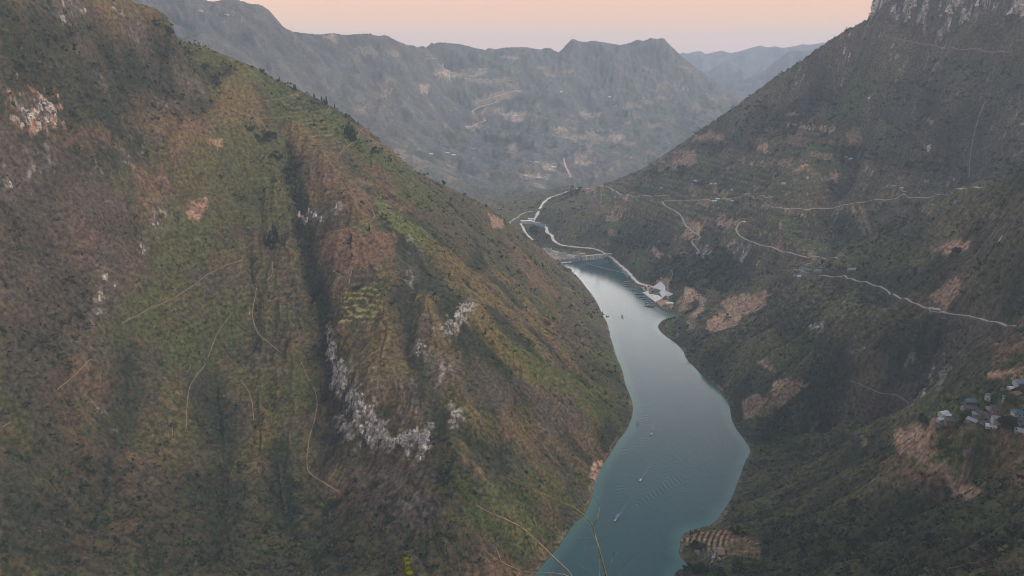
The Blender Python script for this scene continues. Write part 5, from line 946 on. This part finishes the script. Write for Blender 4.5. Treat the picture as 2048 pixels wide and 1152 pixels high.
clump('pine', 544, 484, 16, 18, 24, 1.05, 'dark tree in the lone round grove on the green face', 'trees of the lone grove'); clump('broad', 553, 314, 11, 8, 9, .9, 'dark tree of the small grove by the gully head', 'trees of the small grove'); clump('broad', 752, 305, 12, 6, 9, .8, 'dark tree of the small grove on the lit ridge', 'trees on the lit ridge')
row('broad', [(597,440),(606,500),(622,560),(640,610),(652,660)], 55, .95, 'dark tree in the long gully that splits the left mountain', 'trees of the long gully', 6); row('broad', [(580,340),(590,380),(600,420)], 16, .8, 'dark tree at the head of the long gully', 'trees at the gully head', 5)
row('pine', [(705,458),(702,480),(702,500),(705,520)], 9, .75, 'small dark tree in the vertical row on the brown field', 'trees of the vertical row', 1); row('pine', [(738,456),(739,463)], 2, .85, 'small tree at the right end of the bright green plot', 'trees by the bright green plot', .5)
clump('broad', 712, 580, 7, 2.2, 5, .8, 'dark tree at the top of the striped terraces', 'trees above the striped terraces')
clump('broad', 345, 62, 8, 12, 10, .8, 'dark tree on the cliff edge below the left summit', 'trees on the left cliff edge')
for u, v in ((1040,588),(1122,598),(1143,614),(1098,648),(1164,648),(1152,655),(1030,500),(1108,640),(1245,470),(930,392),(1188,592),(560,440),(640,350),(1012,436),(915,720),(712,965)): clump('broad', u, v, 2, 1, 1, .75, 'lone dark bushy tree on an open grass slope', 'lone trees on the open slopes')
row('broad', [(1380,270),(1430,245),(1480,207),(1520,176)], 22, .85, 'dark tree along the lower right skyline', 'trees of the lower right skyline', 2, 2); row('broad', [(1540,158),(1600,120),(1640,93)], 14, .75, 'small tree on the middle of the right skyline', 'trees of the middle right skyline', 2, 3); row('broad', [(1650,84),(1700,56),(1735,40)], 14, .7, 'small tree on the skyline under the cliff', 'trees of the upper right skyline', 1.5, 2)
clump('broad', 1735, 310, 60, 12, 30, 1.0, 'dark tree in the belt around the upper slope hamlet', 'trees around the upper slope hamlet', .1); clump('broad', 1845, 335, 35, 9, 18, 1.0, 'dark tree in the right hand belt on the upper slope', 'trees of the right hand belt'); clump('broad', 1500, 235, 40, 20, 24, 1.0, 'dark tree in the wood under the right skyline', 'trees of the wood under the skyline', -.6)
clump('broad', 1143, 384, 16, 7, 12, 1.0, 'dark tree in the copse above the valley village', 'trees of the valley copse', -.3); clump('broad', 1070, 462, 14, 7, 14, 1.0, 'dark tree below the power station', 'trees below the power station', .4); clump('broad', 1400, 368, 20, 6, 12, .8, 'tree around the terrace houses', 'trees around the terrace houses')
clump('green', 1915, 808, 30, 6, 12, .75, 'leafy green tree at the upper edge of the village', 'leafy trees above the village', .0); clump('green', 1930, 836, 12, 8, 9, .8, 'leafy tree between the white and the grey village houses', 'leafy trees inside the village'); clump('broad', 2015, 852, 14, 10, 12, .8, 'dark tree between the village houses at the right edge', 'dark trees at the right of the village'); clump('green', 2000, 800, 40, 8, 20, .75, 'leafy tree in the green belt above the village', 'trees of the green belt'); clump('broad', 1848, 848, 6, 5, 4, .9, 'tall dark tree at the left end of the village', 'tall trees at the left of the village'); clump('green', 1900, 905, 25, 14, 14, .7, 'leafy tree in the dell below the red bank', 'trees of the dell', .5)
clump('broad', 1395, 1096, 14, 6, 12, .75, 'dark tree on the rock nose beside the striped terraces', 'trees on the rock nose', .3); clump('broad', 1390, 1142, 22, 7, 12, .8, 'dark tree at the bottom tip of the right bank', 'trees at the bottom tip'); clump('broad', 1472, 1066, 9, 5, 6, .8, 'dark tree behind the striped terraces', 'trees behind the striped terraces')
clump('broad', 1668, 533, 40, 8, 12, .75, 'tree on the green slope right of the hamlet', 'trees right of the hamlet'); clump('broad', 1915, 507, 14, 3, 6, .9, 'dark tree below the pale bare patch', 'trees below the bare patch')
for k_, e in list(PRO.items()):
    if k_ not in used:
        for ch in list(e.children): bpy.data.objects.remove(ch)
        bpy.data.objects.remove(e)
# ------------------------------------------------------------------ scrub that nobody could count
lum = COL.mean(-1); satg = COL[..., 1]-COL[..., 0]
dens = np.clip(.05+1.6*DARKM+.7*sm(.1, .6, n2-.2*n1)+1.2*sm(.1, .6, -curv)+.3*sm(-.02, .03, satg)-1.2*sm(.085, .14, lum), .02, 3)
dens = dens*np.clip(.35+1.3*n3+.6*n4, .02, 2)*(SD > 3)*(RR > 520)*(RR < 3100)*(1-.55*np.clip(vm, 0, 1))*(1-VMX)*(1-.75*ROCKM)*(1-ROADM)
dens = dens*np.where(RR > 2000, 1.0, 1.0); pp = (dens*np.minimum(RR/1200, 1.4)).ravel(); pp /= pp.sum()
def scrub(n_, name, mask, seed, label):
    g = np.random.default_rng(seed); p_ = pp*mask.ravel(); p_ /= p_.sum(); idx = g.choice(len(p_), n_, p=p_)
    i_, j_ = np.divmod(idx, NA); rr = R[i_]*(1+g.uniform(-.0012, .0012, n_)); aa = az[j_]+g.uniform(-.0007, .0007, n_)
    x, y = rr*np.sin(aa), rr*np.cos(aa); z = zat(x, y); dm = DARKM[i_, j_]; K = 7
    size = (1.2+2.6*g.random(n_)**2.2+1.6*dm*g.random(n_)+3.2*(g.random(n_) < .06+.25*dm))*np.clip(rr/1300, .75, 1.6)
    c = np.stack([x, y, z+size*.45], 1)[:, None]+g.normal(size=(n_, K, 3))*size[:, None, None]*np.array([.55, .55, .40])
    e1 = g.normal(size=(n_, K, 3)); e1 /= np.linalg.norm(e1, axis=-1, keepdims=True); e2 = np.cross(e1, g.normal(size=(n_, K, 3))); e2 /= np.linalg.norm(e2, axis=-1, keepdims=True)
    s = (size[:, None]*g.uniform(.35, .75, (n_, K)))[..., None]
    V = np.stack([c+e1*s, c-e1*s*.5+e2*s*.8, c-e1*s*.5-e2*s*.8], 2).reshape(-1, 3)
    base = np.array([[.021,.032,.020],[.038,.050,.025],[.062,.085,.032],[.085,.072,.045],[.070,.060,.055]]); ch = g.choice(5, n_, p=[.40,.27,.12,.12,.09]); cl = base[ch]*g.uniform(.7, 1.35, (n_, 1)); cl = np.repeat(cl, K*3, 0)
    o = link(name, np_mesh(name, V, np.arange(len(V)).reshape(-1, 3), cl, smooth=False), [M_SCRUB]); tag(o, label, 'scrub', None, 'stuff')
m, n, l, b = material('scrub_leaves', .95, .05); at = n.new('ShaderNodeAttribute'); at.attribute_name = 'Col'; l.new(at.outputs['Color'], b.inputs['Base Color']); M_SCRUB = m
LM = (X < np.interp(Y, [0, 560, 800, 1000, 1300, 1700, 2100, 2450, 3000], [200, 150, 130, 210, 320, 330, 260, 190, 80]))
scrub(19000, 'scrub', LM.astype(float), 1, 'dark green and brown scrub covering the left mountain')
scrub(26000, 'scrub', 1.-LM, 2, 'dark green and brown scrub covering the right hand hills')

# ------------------------------------------------------------------ angular limestone on the cliffs
g = np.random.default_rng(9); wgt = (np.clip(ROCKM-.45, 0, 1)**1.2*(RR < 2900)*(RR > 500)*(COL.mean(-1) > .11)).ravel(); wgt /= wgt.sum(); N_ = 3000
idx = g.choice(len(wgt), N_, p=wgt); i_, j_ = np.divmod(idx, NA); x, y = X[i_, j_], Y[i_, j_]; z = Z[i_, j_]; rr = RR[i_, j_]
cube = np.array([(a, b, c) for c in (-1, 1) for a, b in ((-1,-1),(1,-1),(1,1),(-1,1))], float); FQ = np.array([(0,3,2,1),(4,5,6,7),(0,1,5,4),(1,2,6,5),(2,3,7,6),(3,0,4,7)])
k_ = np.clip(rr/1300, .7, 1.7); w_ = (1.5+3.4*g.random(N_)**3)*k_; h_ = (1.6+5.5*g.random(N_)**2.2)*k_
V = cube[None]*np.stack([w_, w_*g.uniform(.5, 1., N_), h_], 1)[:, None]*g.uniform(.6, 1.25, (N_, 8, 3)); V[:, 4:, :2] *= g.uniform(.25, .8, (N_, 1, 1))
a_ = g.random(N_)*6.283; c, s = np.cos(a_)[:, None], np.sin(a_)[:, None]; vx = V[..., 0]*c-V[..., 1]*s; vy = V[..., 0]*s+V[..., 1]*c
V = np.stack([vx+x[:, None]+V[..., 2]*.12, vy+y[:, None], V[..., 2]+z[:, None]-.15*h_[:, None]], -1)
lt = g.random(N_) < .80; cc = np.where(lt[:, None], np.array([[.40,.365,.335]]), np.array([[.17,.155,.145]]))*g.uniform(.7, 1.25, (N_, 1)); cc = np.repeat(cc, 8, 0)
Fq = (FQ[None]+8*np.arange(N_)[:, None, None]).reshape(-1, 4)
o = link('limestone_outcrops', np_mesh('limestone_outcrops', V.reshape(-1, 3), Fq, cc, smooth=False), [M_GROUND]); tag(o, 'pale angular limestone outcrops breaking out of the cliffs', 'rocks', None, 'stuff')
# ------------------------------------------------------------------ bare twigs just below the viewpoint
M_TWIG = mk('twig_bark', (.27,.20,.15), .9, .1, .25, 30); M_TWIG2 = mk('mossy_twig', (.20,.20,.08), .9, .1, .3, 30)
def at_px(u, v, d):
    a = (u-1024)/F; b = (576-v)/F; k_ = d; return (a*k_, (CT+b*ST)*k_, H+(-ST+b*CT)*k_)
def tube(pts, r0, r1, n_=6):
    bm = bmesh.new(); P_ = [np.array(p) for p in pts]; rings = []
    # soften the polyline
    for _ in range(1):
        q = [P_[0]]
        for a, b in zip(P_[:-1], P_[1:]): q += [a*.72+b*.28, a*.28+b*.72]
        q.append(P_[-1]); P_ = q
    for i, p in enumerate(P_):
        d = P_[min(i+1, len(P_)-1)]-P_[max(i-1, 0)]; d /= np.linalg.norm(d)+1e-9; s = np.cross(d, (.3, 1, .2)); s /= np.linalg.norm(s); t = np.cross(d, s); r = r0+(r1-r0)*i/(len(P_)-1)
        rings.append([bm.verts.new(p+(s*math.cos(6.283*k_/n_)+t*math.sin(6.283*k_/n_))*r) for k_ in range(n_)])
    for a, b in zip(rings[:-1], rings[1:]):
        for k_ in range(n_): bm.faces.new((a[k_], a[(k_+1) % n_], b[(k_+1) % n_], b[k_]))
    bm.faces.new(rings[0]); bm.faces.new(rings[-1][::-1]); return bm
def shrub(name, label, stems, root_uv, d, mat, leaves=None):
    rp = at_px(*root_uv, d); e = empty(name, (rp[0], rp[1], float(zat(rp[0], rp[1])[0])), 0, label, 'bare shrub' if not leaves else 'leafy sprig'); o0 = np.array(e.location)
    for k_, (pts, w0, w1, dd) in enumerate(stems):
        P3 = [np.array(at_px(u, v, d+dd*(1-i/max(1, len(pts)-1))*.25+.12*math.sin(i*1.9+k_)))-o0 for i, (u, v) in enumerate(pts)]
        if k_ == 0: P3 = [np.array((0, 0, -.1))]+P3
        bobj('stem' if k_ == 0 else 'branch', tube(P3, w0*.72/F*d/2, w1*.72/F*d/2), mat, e, True)
    return e, o0
shrub('bare_shrub', 'arching bare brown branch rising from the lower edge left of the river', [
    ([(1175,1210),(1145,1150),(1110,1117),(1078,1086),(1048,1058),(1020,1042),(992,1031),(965,1018),(952,1010)], 5.0, 2.2, .3), ([(993,1031),(985,1016),(977,1002)], 2.4, 1.6, .1), ([(1076,1084),(1074,1060),(1072,1045),(1066,1036)], 2.2, 1.2, .1),
    ([(1150,1158),(1120,1145),(1050,1146),(1022,1133),(1004,1125),(998,1112),(993,1096)], 2.6, 1.6, .4), ([(1004,1125),(985,1112),(970,1100),(962,1094)], 1.4, .8, .1), ([(1105,1160),(1100,1145),(1094,1134)], 1.6, .9, .2)], (1190, 1290), 4.2, M_TWIG)
shrub('bare_shrub', 'mossy bare branch leaning over the water with many fine twigs', [
    ([(1220,1200),(1212,1150),(1203,1117),(1196,1090),(1189,1067),(1184,1050)], 5.2, 4.0, .3), ([(1184,1050),(1172,1034),(1150,1015),(1125,1006),(1105,997),(1080,983),(1055,974),(1030,965),(1012,955)], 3.4, 1.2, .5), ([(1105,996),(1103,980),(1101,968)], 1.3, .9, .1),
    ([(1187,1052),(1193,1040),(1199,1022),(1198,1008),(1190,996),(1182,985),(1177,972)], 1.8, 1.0, .2), ([(1186,1061),(1168,1054),(1150,1050)], 1.2, .7, .2), ([(1188,1076),(1170,1076),(1152,1072)], 1.1, .7, .2), ([(1193,1098),(1175,1090),(1158,1082)], 1.2, .7, .2),
    ([(1200,1124),(1186,1116),(1172,1101),(1168,1092)], 1.2, .7, .2), ([(1191,1066),(1199,1056),(1201,1044)], 1.0, .7, .1), ([(1198,1084),(1208,1074),(1214,1066)], 1.0, .6, .1), ([(1212,1140),(1222,1126),(1228,1112),(1226,1100)], 1.2, .7, .2),
    ([(1199,1155),(1200,1130),(1198,1118)], 1.3, 1.0, .1), ([(1200,1152),(1180,1140),(1160,1132),(1150,1122)], 1.0, .6, .2), ([(1238,1160),(1245,1135),(1242,1118),(1232,1104)], 1.3, .8, .3), ([(1245,1134),(1258,1120),(1268,1108)], .9, .6, .1)], (1222, 1290), 3.6, M_TWIG2)
e, o0 = shrub('leafy_sprig', 'yellow green leafy sprig poking up at the lower edge', [([(812,1230),(811,1170),(812,1145),(810,1125),(807,1112)], 2.4, 1.2, .1)], (812, 1290), 4.4, M_TWIG2, True)
M_YL = mk('young_leaf', (.26,.30,.03), .6, .3, .25, 25)
for k_, (u, v, s, a_) in enumerate([(804,1112,6,2.6),(812,1117,6,.5),(804,1122,6,2.9),(816,1125,6,.2),(806,1132,7,2.7),(817,1136,6,.4),(805,1144,7,2.9),(819,1145,8,.1),(812,1141,6,1.2),(809,1152,7,2.4),(820,1156,7,.5)]):
    c = np.array(at_px(u, v, 4.4))-o0; bm = bmesh.new(); s_ = s/F*4.4; pts = []
    for i in range(8):
        t = i/8*6.283; r = .62+.38*math.cos(t); pts.append(bm.verts.new(c+np.array([(math.cos(t)*math.cos(a_)-math.sin(t)*.55*math.sin(a_))*s_, math.sin(t)*s_*.3, (math.cos(t)*math.sin(a_)+math.sin(t)*.55*math.cos(a_))*s_*.8])))
    bm.faces.new(pts); bmesh.ops.solidify(bm, geom=bm.faces[:], thickness=.0008); bobj('leaf', bm, M_YL, e)
# ------------------------------------------------------------------ the air between here and the far ranges
HAZE = 7.2e-5
zmax = max(float(Z.max()), H)+25; zmin = float(Z.min())-1.5
hb = bmesh.new(); bmesh.ops.create_cube(hb, size=1)
for v_ in hb.verts: v_.co = (v_.co.x*26000, 7000+v_.co.y*16400, zmin if v_.co.z < 0 else zmax)
hm = bpy.data.meshes.new('haze'); hb.to_mesh(hm); hb.free()
hz = link('haze', hm); hz['kind'] = 'stuff'; tag(hz, 'pale blue haze filling the gorge and fading the far ranges', 'haze')
m = bpy.data.materials.new('haze'); m.use_nodes = True; n = m.node_tree.nodes; n.clear()
pv = n.new('ShaderNodeVolumePrincipled'); om = n.new('ShaderNodeOutputMaterial'); m.node_tree.links.new(pv.outputs[0], om.inputs['Volume'])
pv.inputs['Color'].default_value = (.66, .81, 1.0, 1); pv.inputs['Density'].default_value = HAZE; pv.inputs['Anisotropy'].default_value = .1
hm.materials.append(m)
